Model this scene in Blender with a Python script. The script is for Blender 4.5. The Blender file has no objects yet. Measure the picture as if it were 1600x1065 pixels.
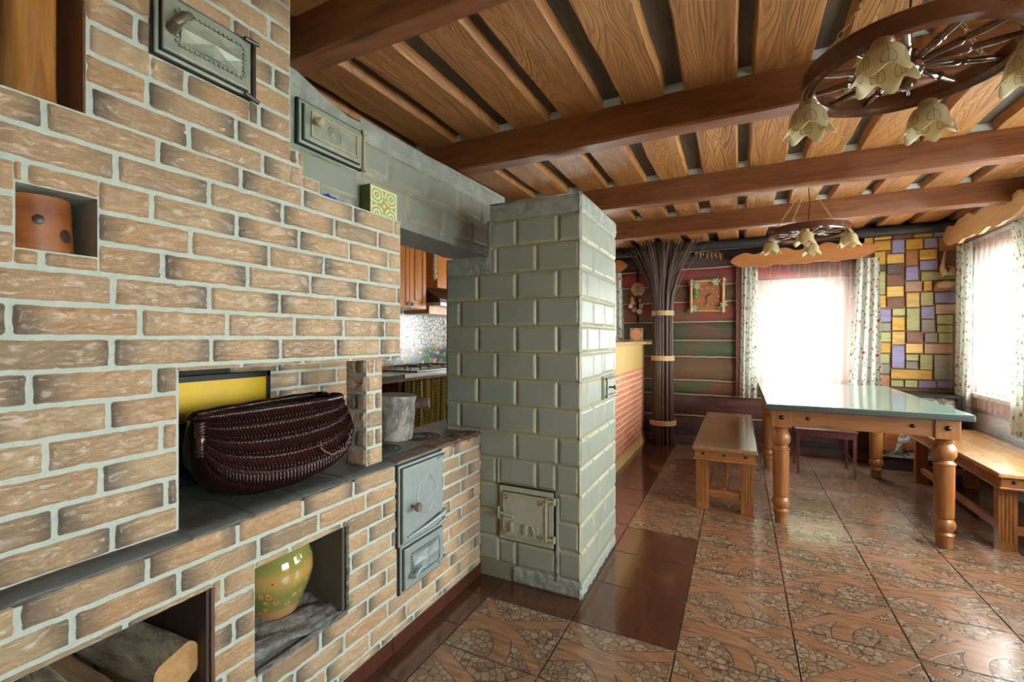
import bpy, math, random
from mathutils import Vector, Matrix, noise
C = bpy.context.scene.collection
PI = math.pi
random.seed(7)

# ---------------------------------------------------------------- camera, world, lights, exposure
cam = bpy.data.cameras.new('camera'); co = bpy.data.objects.new('camera', cam); C.objects.link(co)
co.location = (0, 0, 1.17)
co.rotation_euler = (PI/2, 0, math.radians(26.55))
cam.sensor_width = 36; cam.lens = 36*711/1600; cam.shift_y = -3.6/1600; cam.clip_start = 0.02
bpy.context.scene.camera = co

W = bpy.data.worlds.new('sky'); bpy.context.scene.world = W; W.use_nodes = True
wn = W.node_tree; bg = wn.nodes['Background']
bg.inputs[0].default_value = (0.90, 0.97, 1.0, 1); bg.inputs[1].default_value = 8.5
def portal(name, loc, rot, sx, sy):
    l = bpy.data.lights.new(name, 'AREA'); l.shape = 'RECTANGLE'; l.size = sx; l.size_y = sy
    l.cycles.is_portal = True
    o = bpy.data.objects.new(name, l); C.objects.link(o); o.location = loc; o.rotation_euler = rot
portal('sky_portal', (.57, 5.72, 1.25), (-PI/2, 0, 0), .82, 1.12)
portal('sky_portal', (2.02, 4.72, 1.35), (0, PI/2, 0), 1.3, .95)
portal('sky_portal', (2.02, 3.0, 1.25), (0, PI/2, 0), 1.4, 1.9)
portal('sky_portal', (-1.85, 5.72, 1.3), (-PI/2, 0, 0), .9, 1.25)
portal('sky_portal', (2.02, .55, 1.1), (0, PI/2, 0), 1.2, 1.4)
S = bpy.context.scene
S.view_settings.view_transform = 'Standard'; S.view_settings.look = 'None'
S.view_settings.gamma = 1; S.view_settings.use_curve_mapping = False
S.view_settings.exposure = 1.55

# ---------------------------------------------------------------- mesh helpers
class MB:
    def __init__(s): s.v=[]; s.f=[]; s.a=[]
    def add(s, vs, fs, a=(0,0,0)):
        o=len(s.v); s.v += [tuple(v) for v in vs]
        s.a += (a if isinstance(a, list) else [a]*len(vs))
        s.f += [tuple(i+o for i in f) for f in fs]; return s
    def box(s, x0,x1,y0,y1,z0,z1, a=(0,0,0)):
        v=[(x,y,z) for z in (z0,z1) for y in (y0,y1) for x in (x0,x1)]
        return s.add(v, [(0,2,3,1),(4,5,7,6),(0,1,5,4),(2,6,7,3),(0,4,6,2),(1,3,7,5)], a)
    def obox(s, c, ax, ay, az, a=(0,0,0)):
        c=Vector(c); ax,ay,az=Vector(ax),Vector(ay),Vector(az)
        v=[c+i*ax+j*ay+k*az for k in (-1,1) for j in (-1,1) for i in (-1,1)]
        return s.add(v, [(0,2,3,1),(4,5,7,6),(0,1,5,4),(2,6,7,3),(0,4,6,2),(1,3,7,5)], a)
    def tube(s, pts, r, n=8, closed=False, a=(0,0,0), sq=1.0, cap=True):
        pts=[Vector(p) for p in pts]; m=len(pts)
        rs = r if isinstance(r,(list,tuple)) else [r]*m
        up=None; vs=[]; at=[]
        for i,p in enumerate(pts):
            if closed: t=pts[(i+1)%m]-pts[i-1]
            else: t=pts[min(i+1,m-1)]-pts[max(i-1,0)]
            t.normalize()
            if up is None:
                up = Vector((0,0,1)) if abs(t.z)<.9 else Vector((1,0,0))
            up = (up - t*up.dot(t)).normalized(); sd=t.cross(up)
            for k in range(n):
                th=2*PI*k/n; vs.append(p+up*math.cos(th)*rs[i]+sd*math.sin(th)*rs[i]*sq); at.append((k/n, i/max(1,m-1), a[2]))
        fs=[]
        for i in range(m if closed else m-1):
            j=(i+1)%m
            for k in range(n):
                l=(k+1)%n; fs.append((i*n+k, i*n+l, j*n+l, j*n+k))
        if not closed and cap: fs += [tuple(range(n))[::-1], tuple((m-1)*n+k for k in range(n))]
        return s.add(vs, fs, at)
    def lathe(s, prof, c=(0,0,0), n=24, mat=None, a=(0,0,0), cap=True, wob=None):
        c=Vector(c); vs=[]; at=[]
        m=len(prof)
        for i,(r,z) in enumerate(prof):
            for k in range(n):
                th=2*PI*k/n; rr=r*(wob(th,z) if wob else 1)
                p=Vector((rr*math.cos(th), rr*math.sin(th), z))
                if mat: p=mat@p
                vs.append(c+p); at.append((k/n, i/max(1,m-1), a[2]))
        fs=[(i*n+k, i*n+(k+1)%n, (i+1)*n+(k+1)%n, (i+1)*n+k) for i in range(m-1) for k in range(n)]
        if cap: fs += [tuple(range(n))[::-1], tuple((m-1)*n+k for k in range(n))]
        return s.add(vs, fs, at)
    def ring(s, prof, c=(0,0,0), n=48, a=(0,0,0)):
        c=Vector(c); m=len(prof)
        vs=[c+Vector((r*math.cos(2*PI*k/n), r*math.sin(2*PI*k/n), z)) for (r,z) in prof for k in range(n)]
        fs=[(i*n+k, i*n+(k+1)%n, ((i+1)%m)*n+(k+1)%n, ((i+1)%m)*n+k) for i in range(m) for k in range(n)]
        return s.add(vs, fs, a)
    def prism(s, out, fn, t0, t1, a=(0,0,0)):
        n=len(out); vs=[fn(u,v,t0) for u,v in out]+[fn(u,v,t1) for u,v in out]
        fs=[tuple(range(n))[::-1], tuple(range(n,2*n))]+[(i,(i+1)%n,n+(i+1)%n,n+i) for i in range(n)]
        return s.add(vs, fs, a)
    def grid(s, nu, nv, fn, an=None):
        vs=[];at=[]
        for j in range(nv+1):
            for i in range(nu+1):
                vs.append(fn(i/nu,j/nv)); at.append(an(i/nu,j/nv) if an else (i/nu,j/nv,0))
        w=nu+1
        return s.add(vs, [(j*w+i,j*w+i+1,(j+1)*w+i+1,(j+1)*w+i) for j in range(nv) for i in range(nu)], at)
def tag(o, label=None, cat=None, group=None, kind=None):
    if label: o['label']=label
    if cat: o['category']=cat
    if group: o['group']=group
    if kind: o['kind']=kind
    return o
def wloc(o):
    p=Vector((0,0,0))
    while o: p+=Vector(o.location); o=o.parent
    return p
def obj(name, mb, m, parent=None, bevel=0, smooth=False, solid=0, seg=2, org=None):
    me=bpy.data.meshes.new(name)
    off = wloc(parent) if parent else (Vector(org) if org else Vector((0,0,0)))
    me.from_pydata([Vector(v)-off for v in mb.v], [], mb.f); me.validate(clean_customdata=False)
    at=me.attributes.new('A','FLOAT_VECTOR','POINT')
    if len(mb.a)==len(me.vertices):
        at.data.foreach_set('vector',[c for t in mb.a for c in t])
    if isinstance(m,(list,tuple)):
        for q in m: me.materials.append(q)
    else: me.materials.append(m)
    import bmesh
    bm=bmesh.new(); bm.from_mesh(me); bmesh.ops.recalc_face_normals(bm, faces=bm.faces); bm.to_mesh(me); bm.free()
    if smooth:
        me.shade_smooth()
        if smooth!=2: me.set_sharp_from_angle(angle=math.radians(40))
    o=bpy.data.objects.new(name, me); C.objects.link(o)
    if parent: o.parent=parent
    elif org: o.location=off
    if solid:
        md=o.modifiers.new('solid','SOLIDIFY'); md.thickness=solid; md.offset=0
    if bevel:
        md=o.modifiers.new('bevel','BEVEL'); md.width=bevel; md.segments=seg; md.limit_method='ANGLE'; md.angle_limit=math.radians(40)
    return o
def thing(name, loc, label, cat, group=None):
    o=bpy.data.objects.new(name,None); C.objects.link(o); o.location=loc; o.empty_display_size=.05
    return tag(o,label,cat,group)
def copy_tree(o, parent=None):
    c=o.copy(); C.objects.link(c); c.parent=parent
    for ch in list(o.children): copy_tree(ch, c)
    return c
def bx(x0,x1,y0,y1,z0,z1): return MB().box(x0,x1,y0,y1,z0,z1)
def fbm(p, o=4): return noise.fractal(Vector(p), 1.0, 2.0, o)

# ---------------------------------------------------------------- materials
def nd(nt, typ, ins=None, **pr):
    n=nt.nodes.new(typ)
    for k,v in pr.items(): setattr(n,k,v)
    for k,v in (ins or {}).items():
        if isinstance(v, bpy.types.NodeSocket): nt.links.new(v, n.inputs[k])
        else: n.inputs[k].default_value = v
    return n
def c4(c): return (c[0],c[1],c[2],1) if len(c)==3 else c
def mix(nt,f,a,b,bl='MIX'):
    A=a if isinstance(a,bpy.types.NodeSocket) else c4(a); B=b if isinstance(b,bpy.types.NodeSocket) else c4(b)
    return nd(nt,'ShaderNodeMix',{0:f,6:A,7:B},data_type='RGBA',blend_type=bl).outputs[2]
def mth(nt,op,a,b=0.0,c=0.0): return nd(nt,'ShaderNodeMath',{0:a,1:b,2:c},operation=op).outputs[0]
def sstep(nt,x,a,b): return nd(nt,'ShaderNodeMapRange',{0:x,1:a,2:b},interpolation_type='SMOOTHSTEP').outputs[0]
def ramp(nt,f,st,interp='LINEAR'):
    r=nd(nt,'ShaderNodeValToRGB',{0:f}); cr=r.color_ramp; cr.interpolation=interp
    while len(cr.elements)<len(st): cr.elements.new(.5)
    for e,(p,c) in zip(cr.elements,st): e.position=p; e.color=c4(c)
    return r.outputs[0]
def newmat(name):
    m=bpy.data.materials.new(name); m.use_nodes=True; nt=m.node_tree
    return m,nt,nt.nodes['Principled BSDF']
def ocoord(nt,scale=(1,1,1),rot=(0,0,0)):
    t=nd(nt,'ShaderNodeTexCoord').outputs['Object']
    return nd(nt,'ShaderNodeMapping',{0:t,2:rot,3:scale}).outputs[0]
def attr(nt):
    a=nd(nt,'ShaderNodeAttribute',attribute_name='A').outputs['Vector']
    s=nd(nt,'ShaderNodeSeparateXYZ',{0:a}); return s.outputs[0],s.outputs[1],s.outputs[2]
def noi(nt,v,sc,det=4,ro=.55,dis=0): return nd(nt,'ShaderNodeTexNoise',{'Vector':v,'Scale':sc,'Detail':det,'Roughness':ro,'Distortion':dis}).outputs[0]
def bump(nt,b,h,st=.4,dist=.01):
    n=nd(nt,'ShaderNodeBump',{'Strength':st,'Distance':dist,'Height':h}); nt.links.new(n.outputs[0],b.inputs['Normal'])
def setc(nt,b,c):
    if isinstance(c,bpy.types.NodeSocket): nt.links.new(c,b.inputs['Base Color'])
    else: b.inputs['Base Color'].default_value=c4(c)
def plain(name,c,rough=.5,metal=0,var=.15,sc=30,bmp=.1,spec=.5):
    m,nt,b=newmat(name); v=ocoord(nt); n=noi(nt,v,sc)
    dk=[x*(1-var) for x in c]; lt=[min(1,x*(1+var)) for x in c]
    setc(nt,b,mix(nt,n,dk,lt)); b.inputs['Roughness'].default_value=rough; b.inputs['Metallic'].default_value=metal
    b.inputs['Specular IOR Level'].default_value=spec
    if bmp: bump(nt,b,n,bmp,.005)
    return m
def wood(name,c1,c2,axis='y',rough=.45,sc=1.0,bmp=.25,knots=.5,dark=None,coat=0,varz=0):
    """grain runs along axis; c1 dark, c2 light"""
    m,nt,b=newmat(name)
    s={'x':(1.2,14,14),'y':(14,1.2,14),'z':(14,14,1.2)}[axis]
    v=ocoord(nt,tuple(q*sc for q in s))
    n1=noi(nt,v,1.6,6,.6,1.2); n2=noi(nt,v,7,3,.6,.4)
    g=mth(nt,'ADD',mth(nt,'MULTIPLY',n1,.75),mth(nt,'MULTIPLY',n2,.3))
    col=ramp(nt,g,[(.34,c1),(.62,c2)])
    if varz:
        _,_,az=attr(nt)
        col=mix(nt,mth(nt,'MULTIPLY',az,varz),col,c1)
    if knots:
        kv=ocoord(nt,{'x':(2.2,9,9),'y':(9,2.2,9),'z':(9,9,2.2)}[axis])
        vo=nd(nt,'ShaderNodeTexVoronoi',{'Vector':kv,'Scale':sc*.8,'Randomness':1}).outputs[0]
        k=sstep(nt,vo,.16,.06)
        col=mix(nt,mth(nt,'MULTIPLY',k,knots),col,[x*.3 for x in c1])
    setc(nt,b,col); b.inputs['Roughness'].default_value=rough
    b.inputs['Coat Weight'].default_value=coat; b.inputs['Coat Roughness'].default_value=.15
    bump(nt,b,g,bmp,.01)
    return m
def endgrain(name,c1,c2,rough=.7):
    m,nt,b=newmat(name); v=ocoord(nt)
    n=noi(nt,v,60,4); setc(nt,b,mix(nt,n,c1,c2)); b.inputs['Roughness'].default_value=rough; bump(nt,b,n,.3,.004); return m

M={}
# facing bricks: A = (distance along brick 0..1, across 0..1, random)
m,nt,b=newmat('facing_brick'); u,v_,r=attr(nt); oc=ocoord(nt)
n=noi(nt,ocoord(nt,(55,30,60)),1.0,7,.7,2.2); n2=noi(nt,oc,9,3)
base=ramp(nt,r,[(0,(.80,.46,.24)),(.35,(.84,.54,.30)),(.7,(.72,.46,.27)),(1,(.86,.60,.35))])
base=mix(nt,sstep(nt,n,.45,.7),base,(.90,.66,.42))
r2=mth(nt,'FRACT',mth(nt,'MULTIPLY',r,7.3)); r3=mth(nt,'FRACT',mth(nt,'MULTIPLY',r,13.7))
un=mth(nt,'ADD',u,mth(nt,'MULTIPLY',mth(nt,'SUBTRACT',n2,.5),.28))
e1=mth(nt,'MULTIPLY',sstep(nt,un,.36,-.02),sstep(nt,r2,.15,.6))
e2=mth(nt,'MULTIPLY',sstep(nt,un,.66,1.02),sstep(nt,r3,.2,.6))
ed=mth(nt,'MAXIMUM',e1,e2)
al=mth(nt,'MULTIPLY',sstep(nt,mth(nt,'FRACT',mth(nt,'MULTIPLY',r,29.1)),.86,.95),.45)
ed=mth(nt,'MAXIMUM',ed,al)
ed=mth(nt,'MULTIPLY',ed,mth(nt,'ADD',.55,mth(nt,'MULTIPLY',n,.6)))
setc(nt,b,mix(nt,ed,base,(.20,.17,.135))); b.inputs['Roughness'].default_value=.3
bump(nt,b,noi(nt,ocoord(nt,(50,30,60)),1.2,8,.68,2.6),1.0,.011); b.inputs['Coat Weight'].default_value=.35; b.inputs['Coat Roughness'].default_value=.22; M['brick']=m
M['mortar']=plain('mortar',(.50,.53,.46),.85,var=.12,sc=60,bmp=.4)
# kitchen-side / counter bricks, same attributes
m,nt,b=newmat('red_brick'); u,v_,r=attr(nt)
n=noi(nt,ocoord(nt),40,4)
setc(nt,b,mix(nt,mth(nt,'MULTIPLY',n,.5),ramp(nt,r,[(0,(.62,.17,.07)),(.5,(.75,.26,.12)),(1,(.55,.14,.07))]),(.82,.38,.2)))
b.inputs['Roughness'].default_value=.5; bump(nt,b,n,.3,.004); M['redbrick']=m
M['redmortar']=plain('pale_mortar',(.70,.60,.50),.85,sc=60,bmp=.3)
# painted stove blocks, A.z = 1 on chamfers
m,nt,b=newmat('painted_block'); _,_,z=attr(nt); oc=ocoord(nt)
n=noi(nt,oc,6,5); n2=noi(nt,oc,45,4)
base=mix(nt,n,(.245,.255,.20),(.33,.345,.29))
w=mth(nt,'MULTIPLY',z,sstep(nt,mth(nt,'ADD',n,mth(nt,'MULTIPLY',n2,.4)),.45,.85))
w=mth(nt,'MULTIPLY',w,.75); setc(nt,b,mix(nt,w,base,(.50,.41,.22))); b.inputs['Roughness'].default_value=.42; bump(nt,b,n2,.15,.004); M['block']=m
m,nt,b=newmat('painted_plaster'); oc=ocoord(nt); n=noi(nt,oc,14,6,.7,.6)
setc(nt,b,mix(nt,sstep(nt,n,.35,.75),(.27,.28,.235),(.40,.41,.36))); b.inputs['Roughness'].default_value=.5; bump(nt,b,n,.9,.012); M['plaster']=m
M['groove']=plain('painted_joint',(.25,.235,.155),.5,var=.25,sc=25,bmp=.2)
m,nt,b=newmat('cast_iron'); oc=ocoord(nt); n=noi(nt,oc,35,5)
setc(nt,b,mix(nt,n,(.27,.30,.29),(.40,.435,.42))); b.inputs['Metallic'].default_value=.25; b.inputs['Roughness'].default_value=.42; bump(nt,b,n,.25,.003); M['iron']=m
m,nt,b=newmat('painted_iron'); oc=ocoord(nt); n=noi(nt,oc,30,5)
setc(nt,b,mix(nt,sstep(nt,n,.4,.7),(.30,.33,.265),(.40,.39,.28))); b.inputs['Metallic'].default_value=.15; b.inputs['Roughness'].default_value=.4; bump(nt,b,n,.2,.003); M['piron']=m
M['cream_iron']=plain('cream_painted_iron',(.43,.42,.31),.4,.1,var=.18,sc=20,bmp=.15)
M['ochre_iron']=plain('gilded_iron',(.52,.44,.27),.42,.2,var=.25,sc=50,bmp=.2)
M['black']=plain('black_iron',(.015,.015,.014),.5,.3)
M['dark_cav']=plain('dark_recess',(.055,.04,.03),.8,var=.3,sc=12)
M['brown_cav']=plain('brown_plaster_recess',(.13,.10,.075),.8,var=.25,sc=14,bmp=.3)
m,nt,b=newmat('slate'); oc=ocoord(nt); n=noi(nt,oc,10,6,.65,.5)
setc(nt,b,mix(nt,n,(.055,.055,.05),(.14,.14,.125))); b.inputs['Roughness'].default_value=.5; bump(nt,b,n,.6,.01); M['slate']=m
m,nt,b=newmat('rough_cement'); oc=ocoord(nt,(1,.4,1)); n=noi(nt,oc,30,7,.7,1.5)
setc(nt,b,mix(nt,sstep(nt,n,.35,.7),(.10,.07,.055),(.36,.37,.34))); b.inputs['Roughness'].default_value=.6; bump(nt,b,n,.9,.012); M['cement']=m
M['beam']=wood('beam_wood',(.13,.036,.010),(.27,.088,.025),'x',.5,1,.3,.5)
M['board']=wood('ceiling_board',(.27,.095,.024),(.54,.245,.075),'y',.5,.55,.3,.5,varz=.45)
m=M['board']; nt=m.node_tree; b=nt.nodes['Principled BSDF']; src=b.inputs['Base Color'].links[0].from_socket
_,_,az=attr(nt); cv=nd(nt,'ShaderNodeVectorMath',{0:ocoord(nt,(9,1.0,1)),1:nd(nt,'ShaderNodeCombineXYZ',{0:mth(nt,'MULTIPLY',az,31.0),1:mth(nt,'MULTIPLY',az,57.0),2:0.0}).outputs[0]},operation='ADD').outputs[0]
wv=nd(nt,'ShaderNodeTexNoise',{'Vector':cv,'Scale':.9,'Detail':2.0,'Roughness':.4,'Distortion':.3}).outputs[0]
rg=mth(nt,'ABSOLUTE',mth(nt,'SUBTRACT',mth(nt,'FRACT',mth(nt,'MULTIPLY',wv,24.0)),.5)); rg=sstep(nt,rg,.0,.30)
cc=mix(nt,mth(nt,'MULTIPLY',mth(nt,'SUBTRACT',1.0,rg),.32),src,(.17,.065,.02)); nt.links.new(cc,b.inputs['Base Color']); bump(nt,b,rg,.35,.004)
M['board_up']=wood('ceiling_board_dark',(.055,.045,.035),(.13,.10,.075),'y',.7,.8,.3,.2)
M['pale']=plain('pale_filler',(.62,.66,.62),.7,sc=60)
M['pine']=wood('pine',(.21,.068,.015),(.37,.135,.034),'z',.38,1.2,.15,.7,coat=.2)
M['pine_x']=wood('pine_x',(.21,.068,.015),(.37,.135,.034),'x',.38,1.2,.15,.7,coat=.2)
M['pine_y']=wood('pine_y',(.21,.068,.015),(.37,.135,.034),'y',.38,1.2,.15,.7,coat=.2)
M['valance']=wood('valance_wood',(.38,.13,.03),(.54,.21,.06),'x',.5,.7,.15,.3)
M['valance_y']=wood('valance_wood_y',(.55,.30,.12),(.74,.45,.20),'y',.5,.7,.15,.3)
M['cab']=wood('cabinet_wood',(.38,.12,.025),(.56,.21,.05),'z',.3,1,.1,.4,coat=.3)
M['cab_dark']=wood('cabinet_dark_wood',(.12,.035,.02),(.22,.07,.035),'z',.4,1,.1,.2)
M['darkred']=wood('dark_red_wood',(.05,.010,.007),(.11,.022,.014),'z',.3,1,.1,0,coat=.3)
M['wheel']=wood('wheel_wood',(.055,.018,.01),(.13,.04,.016),'x',.14,1.5,.05,0,coat=1)
M['benchtop']=wood('bench_top_wood',(.17,.085,.04),(.34,.18,.08),'y',.16,1.2,.05,.5,coat=.5)
M['benchtop2']=wood('bench_top_light',(.42,.20,.07),(.62,.34,.14),'y',.2,1.2,.08,.3,coat=.5)
M['brass']=plain('aged_brass',(.55,.42,.20),.35,.8,sc=40)
M['bolt']=plain('black_bolt',(.02,.02,.018),.35,.5)
m,nt,b=newmat('table_top'); v=ocoord(nt,(2.5,12,1)); n=noi(nt,v,2.2,5,.6,.8); n2=noi(nt,ocoord(nt,(3,9,1)),3.5,5,.6,1)
c=mix(nt,n,(.17,.28,.24),(.30,.42,.36)); c=mix(nt,sstep(nt,n2,.55,.72),c,(.58,.50,.20))
setc(nt,b,c); b.inputs['Roughness'].default_value=.16; b.inputs['Coat Weight'].default_value=.4; b.inputs['Coat Roughness'].default_value=.12; bump(nt,b,n,.02,.002); M['ttop']=m
M['tedge']=plain('table_edge',(.055,.06,.05),.35,var=.3)
# glossy dark floor tile and patterned floor tile: A=(u,v,random)
m,nt,b=newmat('dark_tile'); u,v_,r=attr(nt); oc=ocoord(nt); n=noi(nt,ocoord(nt,(9,3,1)),1.5,5,.6,.8)
setc(nt,b,mix(nt,n,(.05,.016,.009),(.125,.042,.02))); b.inputs['Roughness'].default_value=.16; b.inputs['Coat Weight'].default_value=.5; b.inputs['Coat Roughness'].default_value=.06; bump(nt,b,noi(nt,oc,6,3),.05,.003); M['dtile']=m
M['skirt']=plain('red_brown_tile',(.085,.026,.015),.25,var=.3,sc=14,bmp=.05)
m,nt,b=newmat('patterned_tile'); u,v_,r=attr(nt); oc=ocoord(nt)
fl=mth(nt,'GREATER_THAN',mth(nt,'FRACT',mth(nt,'MULTIPLY',r,17.0)),.5)
uu=mth(nt,'ABSOLUTE',mth(nt,'SUBTRACT',u,fl))
w1=mth(nt,'MULTIPLY',mth(nt,'SINE',mth(nt,'MULTIPLY',uu,2*PI)),.05)
d1=mth(nt,'ABSOLUTE',mth(nt,'SUBTRACT',mth(nt,'SUBTRACT',v_,uu),w1))
d2=mth(nt,'ABSOLUTE',mth(nt,'SUBTRACT',mth(nt,'ADD',mth(nt,'MULTIPLY',uu,.55),v_),.9))
du=mth(nt,'SUBTRACT',uu,.95); dv=mth(nt,'SUBTRACT',v_,.05)
rr=mth(nt,'SQRT',mth(nt,'ADD',mth(nt,'MULTIPLY',du,du),mth(nt,'MULTIPLY',dv,dv)))
d3=mth(nt,'ABSOLUTE',mth(nt,'SUBTRACT',rr,.52))
dm=mth(nt,'MINIMUM',d1,mth(nt,'MINIMUM',d2,d3))
band=sstep(nt,dm,.088,.08); line=mth(nt,'MULTIPLY',sstep(nt,dm,.098,.09),mth(nt,'SUBTRACT',1.0,band))
vo=nd(nt,'ShaderNodeTexVoronoi',{'Vector':oc,'Scale':36.0,'Randomness':.9},feature='DISTANCE_TO_EDGE').outputs[0]
vc=nd(nt,'ShaderNodeTexVoronoi',{'Vector':oc,'Scale':36.0,'Randomness':.9}).outputs[1]
peb=sstep(nt,vo,.02,.08)
pc=mix(nt,nd(nt,'ShaderNodeSeparateColor',{0:vc}).outputs[0],(.19,.105,.06),(.32,.21,.13))
pc=mix(nt,peb,(.085,.048,.03),pc)
gv=nd(nt,'ShaderNodeMapping',{0:nd(nt,'ShaderNodeTexCoord').outputs['Object'],2:(0,0,.72),3:(5,40,1)}).outputs[0]
wn_=noi(nt,gv,1.6,5,.6,.6)
wc=ramp(nt,wn_,[(.3,(.15,.062,.032)),(.65,(.33,.165,.085))])
col=mix(nt,band,pc,wc); col=mix(nt,line,col,(.07,.035,.02))
setc(nt,b,col); b.inputs['Roughness'].default_value=.26; b.inputs['Specular IOR Level'].default_value=.8; b.inputs['Coat Weight'].default_value=.6; b.inputs['Coat Roughness'].default_value=.13
hh=mth(nt,'MAXIMUM',band,mth(nt,'MULTIPLY',peb,.8)); hh=mth(nt,'SUBTRACT',hh,mth(nt,'MULTIPLY',line,.6))
hh=mth(nt,'ADD',hh,mth(nt,'MULTIPLY',noi(nt,oc,5,3),.6))
bump(nt,b,hh,.28,.004); M['ptile']=m
M['grout']=plain('grout',(.20,.16,.12),.8)

# ================================================================ FLOOR
def struct(name, mb, m, **k): return tag(obj(name, mb, m, **k), kind='structure')
struct('floor', bx(-3.45,1.9,-2.5,5.6,-.12,-.004), M['grout'])
pt=MB(); dt=MB(); g=.003
GX=[-1.022,-.624,-.213,.19,.586,.98,1.371]; GY=[1.8+.3525*k for k in range(-12,11)]
def tile(mb,x0,x1,y0,y1):
    r=random.random(); mb.add([(x0+g,y0+g,0),(x1-g,y0+g,0),(x1-g,y1-g,0),(x0+g,y1-g,0)],[(0,1,2,3)],[(0,0,r),(1,0,r),(1,1,r),(0,1,r)])
YF=5.35
for i in range(len(GX)-1):
    x0,x1=GX[i],GX[i+1]
    for j in range(len(GY)-1):
        y0,y1=GY[j],GY[j+1]
        if y0>YF: continue
        dark = (i==1 and 1.79<y0<2.8) or (i==0 and y0>1.79)
        if dark:
            if i==0: continue
            tile(dt,x0,x1,y0,y1)
        else:
            tile(pt,x0,x1,y0,min(y1,YF))
for y in (-.9,-.5475,-.195,.1575,.51,.8625,1.215): tile(dt,-1.16,-1.022,y,y+.3525)
tile(dt,-1.16,-1.022,1.5675,1.8); tile(dt,-1.16,-1.022,1.8,1.97)
for x0,x1 in ((-1.022,-.624),): tile(dt,x0,x1,1.8,1.97)
for j,y in enumerate(GY[:-1]):                       # passage and kitchen floor
    if y>2.1:
        for x0,x1 in ((-1.03,-.624),(-1.44,-1.03),(-1.85,-1.44),(-2.26,-1.85),(-2.67,-2.26),(-3.08,-2.67),(-3.4,-3.08)):
            tile(dt,x0,x1,y+.03,y+.3825)
for x in range(7): tile(dt,GX[0]+.4*x,GX[0]+.4*x+.4,YF,5.56)
for j,y in enumerate(GY[:-1]): tile(dt,1.371,1.80,y,y+.3525)
struct('floor', pt, M['ptile']); struct('floor', dt, M['dtile'])

# ================================================================ CEILING
ce=MB(); bd=MB()
CEN=[.02+.275*k for k in range(-13,8)]
GAPW=[.083+.02*math.sin(k*2.3) for k in range(len(CEN))]
ce.box(-3.5,1.95,-2.5,5.7,2.285,2.34)
for k in range(len(CEN)-1):
    xl=CEN[k]+GAPW[k]/2; xr=CEN[k+1]-GAPW[k+1]/2; r=random.random()
    n=70; sd=k*3.7
    vs=[];at=[]
    for i in range(n+1):
        y=-2.4+8.0*i/n
        a=xl+.014*noise.noise((y*1.3,sd,0))+.006*noise.noise((y*6,sd,3)); c=xr+.014*noise.noise((y*1.3,sd+9,1))+.006*noise.noise((y*6,sd,8))
        zz=2.24+.003*noise.noise((y,sd,5))
        sl=.018+.012*noise.noise((y*2,sd,7)); sr=.006
        vs += [(a-sl*.4,y,2.286),(a,y,zz+.006),(a+.006,y,zz),(c-.006,y,zz),(c,y,zz+.006),(c+sr,y,2.286)]; at += [(0,0,r)]*6
    fs=[(6*i+j,6*i+j+1,6*i+7+j,6*i+6+j) for i in range(n) for j in range(5)]
    bd.add(vs,fs,at)
struct('ceiling', ce, M['board_up'])
struct('ceiling', bd, M['board'], smooth=True)
lab={0:'dark-stained hewn ceiling beam nearest above the brick stove',1:'dark-stained hewn ceiling beam passing over the grey chimney pillar\'s near side',
     2:'ceiling beam that meets the grey pillar top and runs behind the larger chandelier',3:'dark-stained ceiling beam behind the smaller wheel chandelier, farthest one lit from below'}
for i,(y,x0) in enumerate(((1.03,-3.3),(2.09,-3.3),(3.2,-3.3),(4.21,-3.3))):
    y1=y+(.085 if i==0 else .105); z0,z1=2.09,2.245; n=60; mb=MB(); vs=[]
    for k in range(n+1):
        x=x0+(1.82-x0)*k/n; w=lambda s:.005*noise.noise((x*1.7,s+i*7,0))+.0025*noise.noise((x*9,s,i))
        sl=.018*(x-.3)*0
        c=.010+.004*noise.noise((x*3,i,9))
        vs+=[(x,y+w(1),z1),(x,y+w(2),z0+c+w(3)),(x,y+c+w(2),z0+w(4)),(x,y1-c+w(5),z0+w(4)),(x,y1+w(5),z0+c+w(6)),(x,y1+w(7),z1)]
    fs=[(6*k+j,6*k+(j+1)%6,6*k+6+(j+1)%6,6*k+6+j) for k in range(n) for j in range(6)]+[tuple(range(6)),tuple(range(6*n,6*n+6))]
    mb.add(vs,fs)
    b_=tag(obj('ceiling_beam',mb,M['beam'],smooth=True,org=(0,y,2.09)),lab[i],'beam','hewn ceiling beams')
    for k,cx_ in enumerate(CEN):
        if cx_<-1.7 and i<2: continue
        gw=GAPW[k]*.95
        obj('gap_filler',bx(cx_-gw/2,cx_+gw/2,y+.004,y+.02,2.243,2.284),M['pale'],b_)
# ================================================================ OUTER WALLS
def wall_x(name,x0,x1,ylo,yhi,zlo,zhi,holes,m):     # wall perpendicular to X with holes (y0,y1,z0,z1)
    mb=MB(); ys=sorted(set([ylo,yhi]+[h for q in holes for h in q[:2]]))
    for a,c in zip(ys,ys[1:]):
        hs=[q for q in holes if q[0]<=a+1e-6 and q[1]>=c-1e-6]; z=zlo
        for q in sorted(hs,key=lambda q:q[2]): mb.box(x0,x1,a,c,z,q[2]); z=q[3]
        mb.box(x0,x1,a,c,z,zhi)
    return mb
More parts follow.
